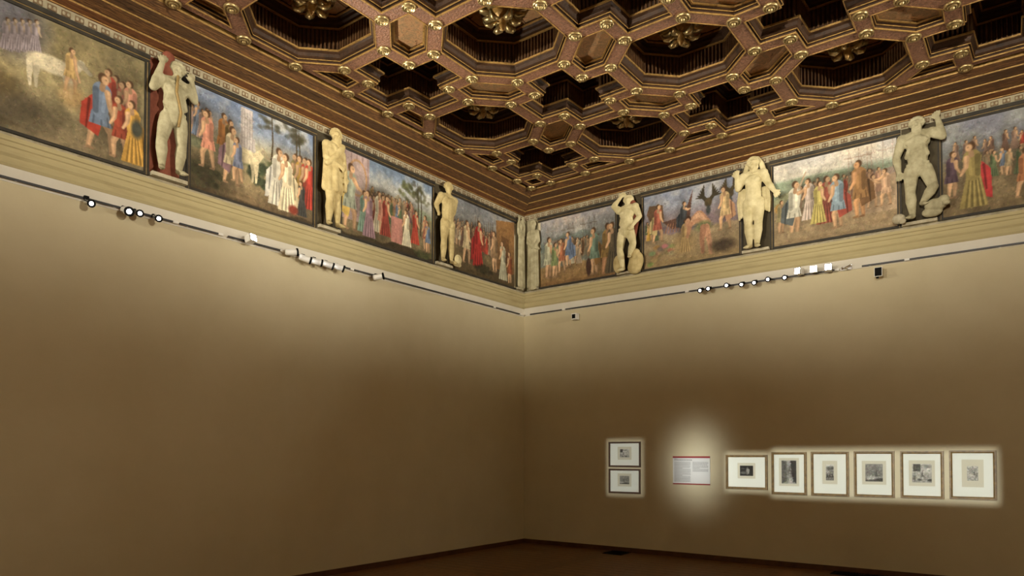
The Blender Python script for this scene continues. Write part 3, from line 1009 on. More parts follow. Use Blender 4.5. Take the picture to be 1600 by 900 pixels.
# 5: harbour with masts, tan quay
c = Canvas(1.32, 170, 5)
c.grad([(0, (140, 108, 70)), (0.2, (150, 120, 80)), (0.42, (130, 128, 112)), (0.6, (132, 148, 152)), (0.75, (150, 158, 172)), (1, (150, 150, 172))])
c.clouds(0.7, (206, 186, 176), 0.8, 3)
c.hills(0.72, 0.03, 6, (122, 140, 146)); c.hills(0.55, 0.02, 5, (136, 148, 142)); c.ground(0.30, (160, 130, 88), (150, 114, 72))
c.ship(0.86, 0.56, 0.36, (104, 92, 84)); c.ship(0.5, 0.58, 0.3, (120, 108, 100)); c.ship(0.2, 0.62, 0.28, (150, 140, 140))
c.crowd(0.3, 0.95, 0.34, 0.28, 14, [(150, 140, 120), WHT, TEAL, (170, 140, 110), BRN])
c.crowd(0.45, 0.75, 0.24, 0.3, 5, [WHT, (180, 170, 150), (170, 150, 130)])
c.person(0.14, 0.12, 0.62, (186, 190, 170), None, face=1); c.person(0.26, 0.12, 0.52, (130, 150, 100), None, face=1)
c.person(0.4, 0.18, 0.5, (186, 110, 80), None, face=-1, stride=0.05); c.person(0.52, 0.24, 0.52, (96, 116, 160), (96, 116, 160), face=-1)
c.person(0.97, 0.06, 0.68, (110, 140, 130), (150, 110, 60), face=-1); c.person(1.17, 0.04, 0.72, (160, 126, 70), None, (186, 134, 98), face=1, stride=0.03)
c.person(1.28, 0.04, 0.72, (90, 80, 64), None, face=-1, robed=True); c.ell(0.87, 0.18, 0.045, 0.13, (76, 52, 44), 0.1)
c.hills(0.05, 0.01, 4, (134, 100, 62))
fresco('R', 0.44, 2.0, 'painted fresco of harbour with masts and people on tan quay', c, 0.0, left=False)

# 6: shore, big dark birds, stooping men
c = Canvas(1.34, 190, 6)
c.grad([(0, (128, 112, 84)), (0.25, (150, 134, 106)), (0.45, (140, 126, 120)), (0.62, (142, 130, 148)), (0.8, (140, 150, 184)), (1, (132, 146, 190))])
c.clouds(0.7, (190, 190, 204), 0.7, 4)
c.hills(0.56, 0.05, 5, (128, 112, 130)); c.ground(0.44, (158, 140, 116), (150, 128, 94))
c.poly([(0.04, 0.75), (0.1, 0.62), (0.3, 0.62), (0.28, 0.84), (0.08, 0.86)], (112, 84, 62))
c.poly([(0.28, 0.6), (0.42, 0.48), (0.66, 0.5), (0.72, 0.96), (0.62, 0.72), (0.5, 0.62)], (104, 72, 62))
for k in range(8):
    c.stroke([(0.36 + 0.04 * k, 0.56), (0.32 + 0.045 * k, 0.44)], [0.006, 0.006], (160, 110, 90))
c.crowd(0.02, 0.2, 0.36, 0.24, 4, CROWD)
for x, y, k in ((0.93, 0.80, 1), (1.22, 0.86, 0.8)):
    for sg in (-1, 1):
        for j in range(6):
            c.stroke([(x, y - 0.06), (x + sg * 0.07 * k, y + 0.02), (x + sg * (0.06 + 0.022 * j) * k, y + (0.17 - 0.03 * j) * k)], [0.03, 0.02, 0.006], (66, 60, 46) if k == 1 else (84, 74, 52))
    c.ell(x, y - 0.06, 0.05, 0.06, (84, 72, 50)); c.ell(x, y - 0.16, 0.03, 0.06, (66, 74, 80), 0.3)
for k in range(18):
    c.ell(0.05 + 0.4 * c.r.rand(), 0.05 + 0.24 * c.r.rand(), 0.05, 0.03, [v * (0.8 + 0.4 * c.r.rand()) for v in (146, 128, 98)], 0.3)
c.person(0.2, 0.34, 0.52, (176, 92, 76), (190, 170, 120), face=1, stride=0.07)
c.person(0.58, 0.38, 0.44, (66, 72, 84), (60, 66, 78), face=1, arm=(0.22, 0.75))
c.ell(0.6, 0.26, 0.16, 0.14, (178, 150, 106), 0.4); c.person(0.6, 0.14, 0.44, (176, 146, 100), None, face=1, robed=True)
c.stroke([(0.66, 0.5), (0.8, 0.58), (0.9, 0.47)], [0.045, 0.075, 0.065], (186, 136, 110)); c.stroke([(0.7, 0.54), (0.8, 0.61), (0.88, 0.52)], [0.015, 0.03, 0.02], (216, 170, 142), 0.7); c.stroke([(0.68, 0.5), (0.64, 0.34)], [0.035, 0.022], (180, 128, 102))
c.ell(0.86, 0.44, 0.12, 0.07, (116, 120, 84), 0.3)
c.stroke([(0.9, 0.42), (0.94, 0.24), (0.96, 0.06)], [0.045, 0.034, 0.022], (190, 138, 112)); c.stroke([(0.86, 0.42), (0.84, 0.26), (0.85, 0.1)], [0.045, 0.034, 0.022], (160, 112, 90)); c.ell(0.65, 0.57, 0.04, 0.045, (70, 46, 36)); c.ell(0.645, 0.55, 0.03, 0.034, (196, 146, 118))
c.person(1.16, 0.34, 0.56, (206, 176, 130), (190, 140, 110), face=-1, stride=0.06)
c.ell(1.12, 0.14, 0.16, 0.08, (84, 70, 58), 0.4); c.hills(0.07, 0.03, 6, (150, 128, 92))
fresco('R', 2.54, 4.14, 'painted fresco with dark winged birds above stooping men on rocky shore', c, 0.0)

# 7: green sea, soldiers
c = Canvas(1.36, 190, 7)
c.grad([(0, (150, 132, 106)), (0.3, (176, 158, 130)), (0.5, (170, 162, 140)), (0.6, (150, 170, 156)), (0.75, (160, 182, 172)), (0.82, (206, 204, 204)), (1, (192, 192, 206))])
c.clouds(0.78, (226, 216, 206), 0.8, 3)
c.hills(0.78, 0.02, 4, (146, 168, 152)); c.hills(0.62, 0.03, 6, (156, 166, 136)); c.ground(0.50, (188, 168, 140), (160, 136, 106))
c.ship(0.95, 0.62, 0.36, (166, 136, 128)); c.ship(1.2, 0.6, 0.4, (170, 150, 144)); c.foliage(0.8, 0.68, 0.06, 0.08, (110, 130, 110), 20)
c.poly([(0.85, 0.5), (1.36, 0.62), (1.36, 0.2), (0.85, 0.2)], (186, 160, 136))
c.crowd(0.3, 0.98, 0.4, 0.28, 18, [(196, 140, 120), (180, 170, 150), RED, BLUE, TEAL, (190, 160, 140)])
c.crowd(0.9, 1.2, 0.42, 0.28, 6, [(200, 150, 130), (190, 130, 110)])
c.person(1.1, 0.26, 0.38, (206, 166, 140), None, face=1, arm=(0.3, 0.7), stride=0.06); c.person(1.25, 0.26, 0.42, (206, 166, 140), None, face=-1, arm=(-0.3, 0.75), stride=0.06)
c.ell(0.06, 0.46, 0.05, 0.06, (206, 156, 80), 0.2); c.person(0.08, 0.16, 0.4, (160, 150, 110), None, face=1)
c.person(0.24, 0.1, 0.66, (206, 206, 200), (90, 100, 110), face=1, arm=(0.24, 0.86)); c.stroke([(0.3, 0.66), (0.38, 0.84)], [0.014, 0.008], (180, 160, 140))
c.person(0.42, 0.26, 0.5, (196, 180, 180), (84, 84, 92), face=-1, robed=True)
c.person(0.6, 0.18, 0.56, (176, 84, 72), (96, 130, 96), face=1, robed=True); c.person(0.52, 0.2, 0.5, (190, 176, 100), None, face=1, robed=True)
c.person(0.74, 0.1, 0.64, (130, 156, 186), (176, 76, 66), face=-1); c.person(0.98, 0.18, 0.66, (150, 110, 70), (116, 84, 56), (190, 138, 96), face=-1)
c.hills(0.12, 0.03, 4, (160, 140, 112)); c.hills(0.05, 0.02, 5, (150, 128, 100))
fresco('R', 4.66, 6.29, 'painted fresco with pale green sea and soldiers around one in blue', c, 0.0)

# 8: red cloak, crowd
c = Canvas(1.36, 170, 8)
c.grad([(0, (112, 98, 76)), (0.3, (136, 122, 96)), (0.5, (128, 122, 108)), (0.7, (130, 138, 156)), (1, (156, 162, 176))])
c.clouds(0.6, (120, 124, 156), 0.8, 4)
c.hills(0.62, 0.04, 5, (136, 128, 110)); c.ground(0.50, (150, 134, 106), (120, 102, 76))
c.crowd(0.1, 1.3, 0.56, 0.22, 14, [(120, 90, 80), (150, 120, 110), (96, 80, 76), RED]); c.crowd(0.3, 1.3, 0.32, 0.26, 14, CROWD)
c.person(0.08, 0.2, 0.5, (90, 70, 90), None, face=1)
c.person(0.28, 0.06, 0.7, (150, 134, 80), (196, 54, 60), face=-1, robed=True)
c.person(0.72, 0.08, 0.5, (190, 120, 80), None, face=1, stride=0.08); c.person(0.9, 0.08, 0.5, (206, 166, 80), None, face=-1, stride=0.06)
c.person(1.1, 0.1, 0.52, RED, None, face=-1); c.person(1.25, 0.08, 0.5, (130, 140, 110), None, face=-1, robed=True)
fresco('R', 6.82, 8.45, 'painted fresco at the right edge with bearded man in red cloak', c, 0.0)


# ------------------------------------------------------------------ standing stone figures between the frescoes
def figure(J, female=False, beard=False, hair=True, back=False):
    """J: joints in figure heights (x to the viewer's right, z up); returns an MB in (x, out, z)"""
    b = MB()
    g = lambda k: (lambda p: (p[0], p[2] if len(p) > 2 else 0.07, p[1]))(J[k])
    hd, nk, sl, sr, hl, hr = g('head'), g('neck'), g('shL'), g('shR'), g('hipL'), g('hipR')
    mid = lambda p, q, t=0.5: tuple(p[i] * (1 - t) + q[i] * t for i in range(3))
    off = lambda p, dx=0, dy=0, dz=0: (p[0] + dx, p[1] + dy, p[2] + dz)
    # head
    b.ell(hd, (0.047, 0.055, 0.062))
    b.ell(off(hd, 0, 0.012, -0.03), (0.034, 0.045, 0.036))
    if not back:
        b.cap(off(hd, 0, 0.054, 0.012), off(hd, 0, 0.075, -0.016), 0.009, 0.013, 8)           # nose
        b.cap(off(hd, -0.014, 0.058, -0.038), off(hd, 0.014, 0.058, -0.038), 0.008, 0.008, 8)
        b.ell(off(hd, 0, 0.05, -0.056), (0.016, 0.014, 0.012), 8)  # mouth
        for sg in (-1, 1):
            b.cap(off(hd, sg * 0.012, 0.056, 0.022), off(hd, sg * 0.034, 0.046, 0.020), 0.010, 0.008, 8)
            b.ell(off(hd, sg * 0.026, 0.042, -0.022), (0.014, 0.014, 0.014), 8)   # brows
    for sg in (-1, 1):
        b.ell(off(hd, sg * 0.047, 0, -0.004), (0.008, 0.012, 0.018), 8)
    if hair:
        for k in range(9):
            a = math.pi * k / 8
            b.ell(off(hd, 0.046 * math.cos(a), -0.005, 0.012 + 0.05 * math.sin(a)), (0.023, 0.044, 0.023), 8)
        if female:
            b.ell(off(hd, 0, -0.02, -0.03), (0.05, 0.03, 0.05))
    if beard:
        for k in range(5):
            b.ell(off(hd, -0.028 + 0.014 * k, 0.04, -0.055 - 0.012 * (2 - abs(k - 2))), (0.014, 0.02, 0.03), 8)
    b.cap(nk, off(hd, 0, 0, -0.04), 0.036, 0.03)
    # trunk
    pel = mid(hl, hr)
    ch = off(mid(sl, sr), 0, 0, -0.065)
    ws = mid(ch, pel, 0.55)
    b.ell(ch, (0.088 if female else 0.102, 0.062, 0.078))
    b.cap(ch, ws, 0.082, 0.074 if female else 0.084)
    b.cap(ws, pel, 0.078, 0.078)
    b.ell(off(pel, 0, 0, 0.0), (0.082 if female else 0.078, 0.062, 0.06))
    b.cap(off(nk, 0, 0, -0.015), sl, 0.03, 0.04)
    b.cap(off(nk, 0, 0, -0.015), sr, 0.03, 0.04)
    if back:
        for sg in (-1, 1):
            b.ell(off(pel, sg * 0.04, 0.045, -0.02), (0.045, 0.04, 0.05))
            b.ell(off(ch, sg * 0.05, 0.035, 0.02), (0.045, 0.03, 0.055))
    else:
        for sg in (-1, 1):
            b.ell(off(ch, sg * 0.045, 0.05, -0.004), (0.037, 0.034 if female else 0.022, 0.035))
            b.cap(off(ch, sg * 0.01, 0.045, 0.075), off(ch, sg * 0.075, 0.025, 0.085), 0.009, 0.010, 8)
        b.ell(off(mid(ws, pel, 0.4), 0, 0.04, 0), (0.05, 0.03, 0.06))
        if not female:
            for sg in (-1, 1):
                b.ell(off(ch, sg * 0.046, 0.05, 0.002), (0.043, 0.026, 0.034))
                for q, dz_ in enumerate((-0.075, -0.115, -0.155)):
                    b.ell(off(ch, sg * 0.021, 0.058 - 0.004 * q, dz_), (0.019, 0.014, 0.018), 8)
                b.cap(off(ch, sg * 0.055, 0.045, -0.06), off(ch, sg * 0.075, 0.02, -0.13), 0.02, 0.024, 8)
                b.cap(off(pel, sg * 0.075, 0.03, 0.045), off(pel, sg * 0.02, 0.05, -0.03), 0.016, 0.012, 8)
    # arms and hands
    for s_ in ('L', 'R'):
        if 'el' + s_ not in J:
            continue
        sh, el, ha = g('sh' + s_), g('el' + s_), g('ha' + s_)
        b.ell(sh, (0.05, 0.055, 0.05), 10)
        b.cap(sh, mid(sh, el, 0.45), 0.045, 0.043)
        b.cap(mid(sh, el, 0.45), el, 0.042, 0.032)
        b.cap(el, mid(el, ha, 0.35), 0.033, 0.034)
        b.cap(mid(el, ha, 0.35), ha, 0.032, 0.021)
        d = (Vector(ha) - Vector(el)).normalized()
        side_ = d.cross(Vector((0, 1, 0)))
        side_ = side_.normalized() if side_.length > 0.1 else Vector((1, 0, 0))
        H0 = Vector(ha)
        palm = H0 + d * 0.030
        b.cap(H0, palm, 0.02, 0.022, 8)
        for k, L in enumerate((0.040, 0.047, 0.044, 0.034)):
            r0 = palm + side_ * (-0.021 + 0.014 * k)
            k1 = r0 + d * L * 0.6 + side_ * (-0.006 + 0.004 * k)
            b.cap(r0, k1, 0.0085, 0.008, 8)
            b.cap(k1, k1 + d * L * 0.4 + Vector((0, -0.012, 0)), 0.008, 0.007, 8)
        b.cap(H0 + side_ * 0.018 + d * 0.008, H0 + side_ * 0.042 + d * 0.034, 0.010, 0.008, 8)
    # legs and feet
    for s_ in ('L', 'R'):
        if 'kn' + s_ not in J:
            continue
        hp, kn, ft = g('hip' + s_), g('kn' + s_), g('ft' + s_)
        hp = off(hp, -0.12 * (hp[0] - pel[0]), 0, 0)
        b.cap(hp, mid(hp, kn, 0.4), 0.057, 0.056)
        b.cap(mid(hp, kn, 0.4), kn, 0.056, 0.041)
        b.ell(off(kn, 0, 0.012, 0), (0.036, 0.04, 0.04))
        b.cap(kn, mid(kn, ft, 0.35), 0.042, 0.046)
        b.cap(mid(kn, ft, 0.35), ft, 0.045, 0.024)
        sg = -1 if s_ == 'L' else 1
        b.cap(off(ft, 0, 0, 0), off(ft, sg * 0.022, 0.07, -0.02), 0.026, 0.02)
        b.ell(off(ft, sg * 0.026, 0.085, -0.024), (0.028, 0.02, 0.012), 8)
    return b


def robe(b, x0, x1, ztop, zbot, flare=1.25, n=7, y=0.07):
    for k in range(n):
        t = k / (n - 1)
        xa = x0 + (x1 - x0) * t
        xc = (x0 + x1) / 2
        xb = xc + (xa - xc) * flare
        dy = 0.02 * (k % 2) + 0.05 * math.sin(math.pi * t)
        b.cap((xa, y + dy * 0.7, ztop), (xb, y + dy, zbot), 0.026, 0.034)
    b.cap(((x0 + x1) / 2, y, ztop), ((x0 + x1) / 2, y, zbot + 0.02), abs(x1 - x0) * 0.48, abs(x1 - x0) * 0.5 * flare)


def swag(b, pts, r=0.03, y=0.12):
    for p, q in zip(pts[:-1], pts[1:]):
        b.cap((p[0], p[2] if len(p) > 2 else y, p[1]), (q[0], q[2] if len(q) > 2 else y, q[1]), r, r)


def statue(side, hc, zf, ht, b, m, label, niche, nw, dz=0.0, depth=0.72, extras=(), sx=1.12):
    base = wpos(side, hc, 0, zf)
    fn = wmap(side, base)
    t = thing('standing_figure', label, 'statue', base, 'standing stone figures of the frieze')
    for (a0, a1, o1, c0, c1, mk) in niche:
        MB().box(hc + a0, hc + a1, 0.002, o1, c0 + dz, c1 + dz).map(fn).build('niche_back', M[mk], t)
    MB().box(hc - nw / 2, hc + nw / 2, 0.012, 0.085, 4.7005, 4.742).map(fn).build('plinth', M['stone_worn'], t)

    def mk(bb, nm, mm, vox=0.0075):
        bb.map(lambda x, y, z: fn(hc + x * ht * sx, 0.05 + max(0.0, y + 0.02) * ht * depth, zf + z * ht))
        me = bb.mesh(nm, True, mm)
        o = obj(nm, me, t)
        r_ = o.modifiers.new('merge', 'REMESH')
        r_.mode = 'VOXEL'
        r_.voxel_size = vox
        r_.use_smooth_shade = True
        s_ = o.modifiers.new('soften', 'SMOOTH')
        s_.factor = 0.5
        s_.iterations = 1
        return o
    mk(b, 'body', m)
    for nm, eb, mm in extras:
        mk(eb, nm, mm)
    return t


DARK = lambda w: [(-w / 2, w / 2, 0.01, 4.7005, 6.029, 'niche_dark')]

# left wall, first: both arms raised, red niche, golden sash
b = figure(dict(head=(0.03, 0.90), neck=(0.02, 0.83), shL=(-0.10, 0.775), shR=(0.115, 0.775), elL=(-0.155, 0.68), haL=(-0.10, 0.90, 0.1), elR=(0.165, 0.70), haR=(0.135, 0.84, 0.1),
                hipL=(-0.055, 0.47), hipR=(0.06, 0.47), knL=(-0.095, 0.25, 0.09), ftL=(-0.085, 0.03), knR=(0.065, 0.25), ftR=(0.045, 0.03)))
sash = MB(); swag(sash, [(0.01, 0.83, 0.14), (-0.01, 0.68, 0.17), (0.03, 0.52, 0.16), (0.015, 0.40, 0.15)], 0.012)
post = MB().cap((-0.03, 0.03, 0.80), (-0.03, 0.03, 1.0), 0.045, 0.05)
statue('L', -6.835, 4.755, 1.30, b, M['grey_stone'], 'grey-white stone figure with raised arms before a red niche', [(-0.208, 0.14, 0.01, 4.7005, 6.029, 'niche_red'), (0.14, 0.208, 0.02, 4.7005, 6.029, 'dark_frame')], 0.40, extras=[('sash', sash, M['line_gold']), ('pillar_stump', post, M['niche_red'])])
# left wall, second: bearded draped figure
b = figure(dict(head=(0.03, 0.925), neck=(0.01, 0.85), shL=(-0.075, 0.80), shR=(0.075, 0.80), elL=(-0.10, 0.66, 0.1), haL=(0.02, 0.60, 0.16), elR=(0.10, 0.66), haR=(0.105, 0.52, 0.12),
                hipL=(-0.04, 0.48), hipR=(0.04, 0.48), knL=(-0.045, 0.24, 0.09), ftL=(-0.05, 0.02), knR=(0.04, 0.24), ftR=(0.05, 0.02)), beard=True)
robe(b, -0.075, 0.06, 0.78, 0.36, 1.3)
swag(b, [(0.08, 0.82), (0.0, 0.70, 0.15), (-0.09, 0.60)], 0.03); swag(b, [(0.09, 0.75), (0.115, 0.55), (0.11, 0.38)], 0.022)
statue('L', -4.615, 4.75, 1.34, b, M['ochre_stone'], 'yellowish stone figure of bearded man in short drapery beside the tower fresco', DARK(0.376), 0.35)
# left wall, third: seen from behind
b = figure(dict(head=(0.015, 0.93), neck=(0.015, 0.86), shL=(-0.105, 0.80), shR=(0.115, 0.80), elL=(-0.15, 0.69, 0.02), haL=(-0.10, 0.62, -0.01), elR=(0.14, 0.68, 0.02), haR=(0.10, 0.60, -0.01),
                hipL=(-0.06, 0.49), hipR=(0.06, 0.49), knL=(-0.06, 0.25), ftL=(-0.075, 0.02), knR=(0.055, 0.25), ftR=(0.06, 0.02)), back=True)
mask = MB(); mask.ell((0.15, 0.10, 0.06), (0.055, 0.06, 0.07)); mask.ell((0.13, 0.15, 0.07), (0.02, 0.02, 0.02)); mask.cap((0.12, 0.08, 0.01), (0.19, 0.08, 0.01), 0.03, 0.03)
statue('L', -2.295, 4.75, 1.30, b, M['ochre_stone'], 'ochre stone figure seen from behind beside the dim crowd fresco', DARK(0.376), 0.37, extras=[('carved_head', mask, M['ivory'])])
# corner, left side
b = figure(dict(head=(-0.01, 0.91), neck=(0, 0.85), shL=(-0.075, 0.80), shR=(0.07, 0.80), elL=(-0.10, 0.90, 0.08), haL=(-0.075, 0.985, 0.1), elR=(0.09, 0.90, 0.08), haR=(0.05, 0.98, 0.1), hipL=(-0.04, 0.5), hipR=(0.04, 0.5)), female=True)
robe(b, -0.065, 0.065, 0.80, 0.02, 1.25, 8)
statue('L', -0.20, 4.75, 1.25, b, M['grey_stone'], 'grey draped stone figure left of the room corner, arms up by its head', [(-0.065, 0.148, 0.01, 4.7005, 6.029, 'niche_stone')], 0.15, depth=0.3, sx=0.8)
# corner, right side
b = figure(dict(head=(0.0, 0.92), neck=(0, 0.85), shL=(-0.075, 0.80), shR=(0.08, 0.80), elL=(-0.10, 0.68, 0.08), haL=(-0.02, 0.62, 0.16), elR=(0.12, 0.68, 0.08), haR=(0.06, 0.60, 0.17), hipL=(-0.04, 0.5), hipR=(0.04, 0.5)), female=True)
robe(b, -0.07, 0.075, 0.80, 0.02, 1.3, 8); swag(b, [(-0.10, 0.74), (0.0, 0.62, 0.15), (0.13, 0.55, 0.13)], 0.022)
statue('R', 0.315, 4.75, 1.24, b, M['grey_stone'], 'grey draped stone woman right of the room corner, arms folded', [(-0.262, 0.07, 0.01, 4.7005, 6.029, 'niche_stone')], 0.16, depth=0.3, sx=0.9)
# right wall, arm over head, leaning on rock
b = figure(dict(head=(0.02, 0.90, 0.04), neck=(0.015, 0.84), shL=(-0.09, 0.79), shR=(0.115, 0.80), elL=(-0.155, 0.86, 0.09), haL=(-0.07, 0.955, 0.08), elR=(0.17, 0.66), haR=(0.10, 0.55, 0.13),
                hipL=(-0.06, 0.49), hipR=(0.055, 0.49), knL=(-0.075, 0.26, 0.09), ftL=(-0.04, 0.02), knR=(0.10, 0.32, 0.11), ftR=(0.045, 0.17, 0.08)))
rock = MB().cap((0.10, 0.05, 0.02), (0.11, 0.05, 0.20), 0.09, 0.06).ell((-0.12, 0.04, 0.1), (0.06, 0.06, 0.12)).ell((0.15, 0.05, 0.1), (0.06, 0.07, 0.11))
cloak = MB(); swag(cloak, [(0.06, 0.86, 0.02), (0.10, 0.66, 0.01), (0.06, 0.44, 0.01)], 0.05)
statue('R', 2.27, 4.745, 1.30, b, M['ivory'], 'ivory stone figure with one arm over its head, leaning on rock', DARK(0.426), 0.42, extras=[('rock', rock, M['ochre_stone']), ('cloak', cloak, M['niche_red'])])
# right wall, frontal woman
b = figure(dict(head=(0.0, 0.915), neck=(0, 0.84), shL=(-0.095, 0.79), shR=(0.095, 0.79), elL=(-0.145, 0.67, 0.08), haL=(-0.155, 0.80, 0.1), elR=(0.145, 0.66), haR=(0.205, 0.56, 0.1),
                hipL=(-0.06, 0.49), hipR=(0.06, 0.49), knL=(-0.05, 0.26), ftL=(-0.035, 0.02), knR=(0.045, 0.26), ftR=(0.03, 0.02)), female=True)
veil = MB(); swag(veil, [(-0.088, 0.84, 0.02), (-0.07, 0.91, 0.02), (-0.03, 0.975, 0.03), (0.03, 0.975, 0.03), (0.07, 0.91, 0.02), (0.088, 0.84, 0.02)], 0.026)
dr1, dr2 = MB(), MB()
for q in range(4):
    swag(dr1, [(-0.085 - 0.018 * q, 0.66, 0.03 + 0.01 * (q % 2)), (-0.095 - 0.020 * q, 0.52, 0.035 + 0.015 * (q % 2)), (-0.08 - 0.022 * q, 0.40 - 0.02 * q, 0.03)], 0.013)
    swag(dr2, [(0.08 + 0.018 * q, 0.64, 0.03 + 0.01 * (q % 2)), (0.09 + 0.020 * q, 0.50, 0.035 + 0.015 * (q % 2)), (0.08 + 0.02 * q, 0.42 - 0.015 * q, 0.03)], 0.013)
statue('R', 4.40, 4.75, 1.38, b, M['ivory'], 'ivory stone woman facing out, one hand raised to her shoulder', DARK(0.406), 0.40, extras=[('veil', veil, M['ivory']), ('drape', dr1, M['ivory']), ('drape', dr2, M['ivory'])])
# right wall, bearded athlete
b = figure(dict(head=(-0.005, 0.915), neck=(0, 0.855), shL=(-0.115, 0.80), shR=(0.105, 0.81), elL=(-0.165, 0.63), haL=(-0.145, 0.47, 0.09), elR=(0.185, 0.74, 0.08), haR=(0.15, 0.93, 0.07),
                hipL=(-0.06, 0.48), hipR=(0.06, 0.48), knL=(-0.06, 0.25), ftL=(-0.045, 0.03), knR=(0.115, 0.27, 0.12), ftR=(0.03, 0.14, 0.07)), beard=True)
pelt = MB().ell((0.13, 0.08, 0.10), (0.09, 0.08, 0.06)).ell((0.19, 0.12, 0.13), (0.045, 0.06, 0.04)).ell((0.10, 0.06, 0.04), (0.08, 0.06, 0.05)).ell((0.21, 0.14, 0.09), (0.03, 0.04, 0.025))
skull = MB().ell((-0.15, 0.09, 0.02), (0.055, 0.06, 0.05)).ell((-0.12, 0.12, -0.01), (0.03, 0.03, 0.03))
statue('R', 6.555, 4.755, 1.36, b, M['grey_stone'], 'grey bearded stone athlete with one arm up, animal pelt at his feet', DARK(0.416), 0.41, extras=[('animal_pelt', pelt, M['grey_stone']), ('carved_skull', skull, M['stone_worn'])])


def copy_tree(o, parent=None, shift=None, label=None):
    c = o.copy()
    C.objects.link(c)
    c.parent = parent
    if shift is not None:
        c.location = o.location + Vector(shift)
    if label:
        c['label'] = label
    for ch in list(o.children):
        copy_tree(ch, c)
    return c


# the frieze goes on past both edges of the picture
TOPS = {o['label']: o for o in C.objects if o.parent is None and 'label' in o}
pick = lambda s_: next(o for k_, o in TOPS.items() if s_ in k_)
copy_tree(pick('bearded man in short drapery'), None, (0, -4.50, 0), 'yellowish draped stone figure left of the striding-man fresco')
copy_tree(pick('lilac portico and man'), None, (0, -6.86, 0), 'farthest left fresco, past the yellowish draped figure')
copy_tree(pick('leaning on rock'), None, (6.48, 0, 0), 'ivory stone figure right of the red-cloak fresco')
copy_tree(pick('harbour with masts'), None, (8.62, 0, 0), 'farthest right fresco, past the last ivory figure')

# ------------------------------------------------------------------ lamp tracks and lamps
ZR = 4.25
for side, segs, lab in (('L', ((-12.0, -6.75), (-6.7, -6.2), (-6.1, -5.35), (-5.3, -4.2), (-4.15, -0.95), (-0.92, -0.16)), 'thin dark lamp track under the stone ledge of the left wall'),
                        ('R', ((0.22, 0.96), (1.0, 3.3), (3.34, 5.53), (5.85, 6.4), (6.42, 12.0)), 'thin dark lamp track under the stone ledge of the right wall')):
    base = wpos(side, segs[0][0], 0, ZR)
    fn = wmap(side, base)
    t = thing('lamp_track', lab, 'lamp track', base)
    for a, b_ in segs:
        MB().box(a, b_, 0.028, 0.046, ZR - 0.006, ZR + 0.014).map(fn).build('rail', M['track'], t)
        k = a + 0.1
        while k < b_:
            MB().box(k - 0.012, k + 0.012, 0, 0.032, ZR - 0.008, ZR + 0.016).map(fn).build('clip', M['enamel'], t)
            k += 0.9
        MB().box(b_ - 0.03, b_ + 0.03, 0.024, 0.05, ZR - 0.01, ZR + 0.018).map(fn).build('joint', M['enamel'], t)


def lamp_meshes(kind):
    out = {}
    if kind == 'flood':
        b = MB()
        b.box(-0.06, 0.06, -0.055, 0.055, -0.06, 0.05)
        b.prism([(-0.045, -0.04), (0.045, -0.04), (0.045, 0.04), (-0.045, 0.04)], -0.085, -0.06)
        out['housing'] = b.mesh('housing', False, M['enamel'])
        r_ = MB()
        for a in ((-0.064, 0.064, -0.06, -0.05), (-0.064, 0.064, 0.05, 0.06), (-0.064, -0.054, -0.06, 0.06), (0.054, 0.064, -0.06, 0.06)):
            r_.box(a[0], a[1], a[2], a[3], 0.045, 0.062)
        out['bezel'] = r_.mesh('bezel', False, M['chrome'])
        out['lens'] = MB().box(-0.052, 0.052, -0.048, 0.048, 0.048, 0.054).mesh('lens', False, M['lens_hot'])
    else:
        s = {'spot': 0.95, 'can': 1.2}[kind]
        out['housing'] = MB().lathe([(0.012 * s, -0.075 * s), (0.03 * s, -0.07 * s), (0.034 * s, -0.05 * s), (0.034 * s, 0.04 * s), (0.036 * s, 0.045 * s)], 18).mesh('housing', True, M['enamel'] if kind == 'can' else M['chrome'])
        out['bezel'] = MB().lathe([(0.037 * s, 0.04 * s), (0.042 * s, 0.045 * s), (0.042 * s, 0.06 * s), (0.034 * s, 0.062 * s), (0.020 * s, 0.048 * s)], 18, caps=False).mesh('bezel', True, M['black'])
        out['lens'] = MB().lathe([(0.021 * s, 0.050 * s), (0.021 * s, 0.054 * s), (0.010 * s, 0.057 * s)], 18).mesh('lens', True, M['lens'])
    return out


LM = {k: lamp_meshes(k) for k in ('flood', 'spot', 'can')}


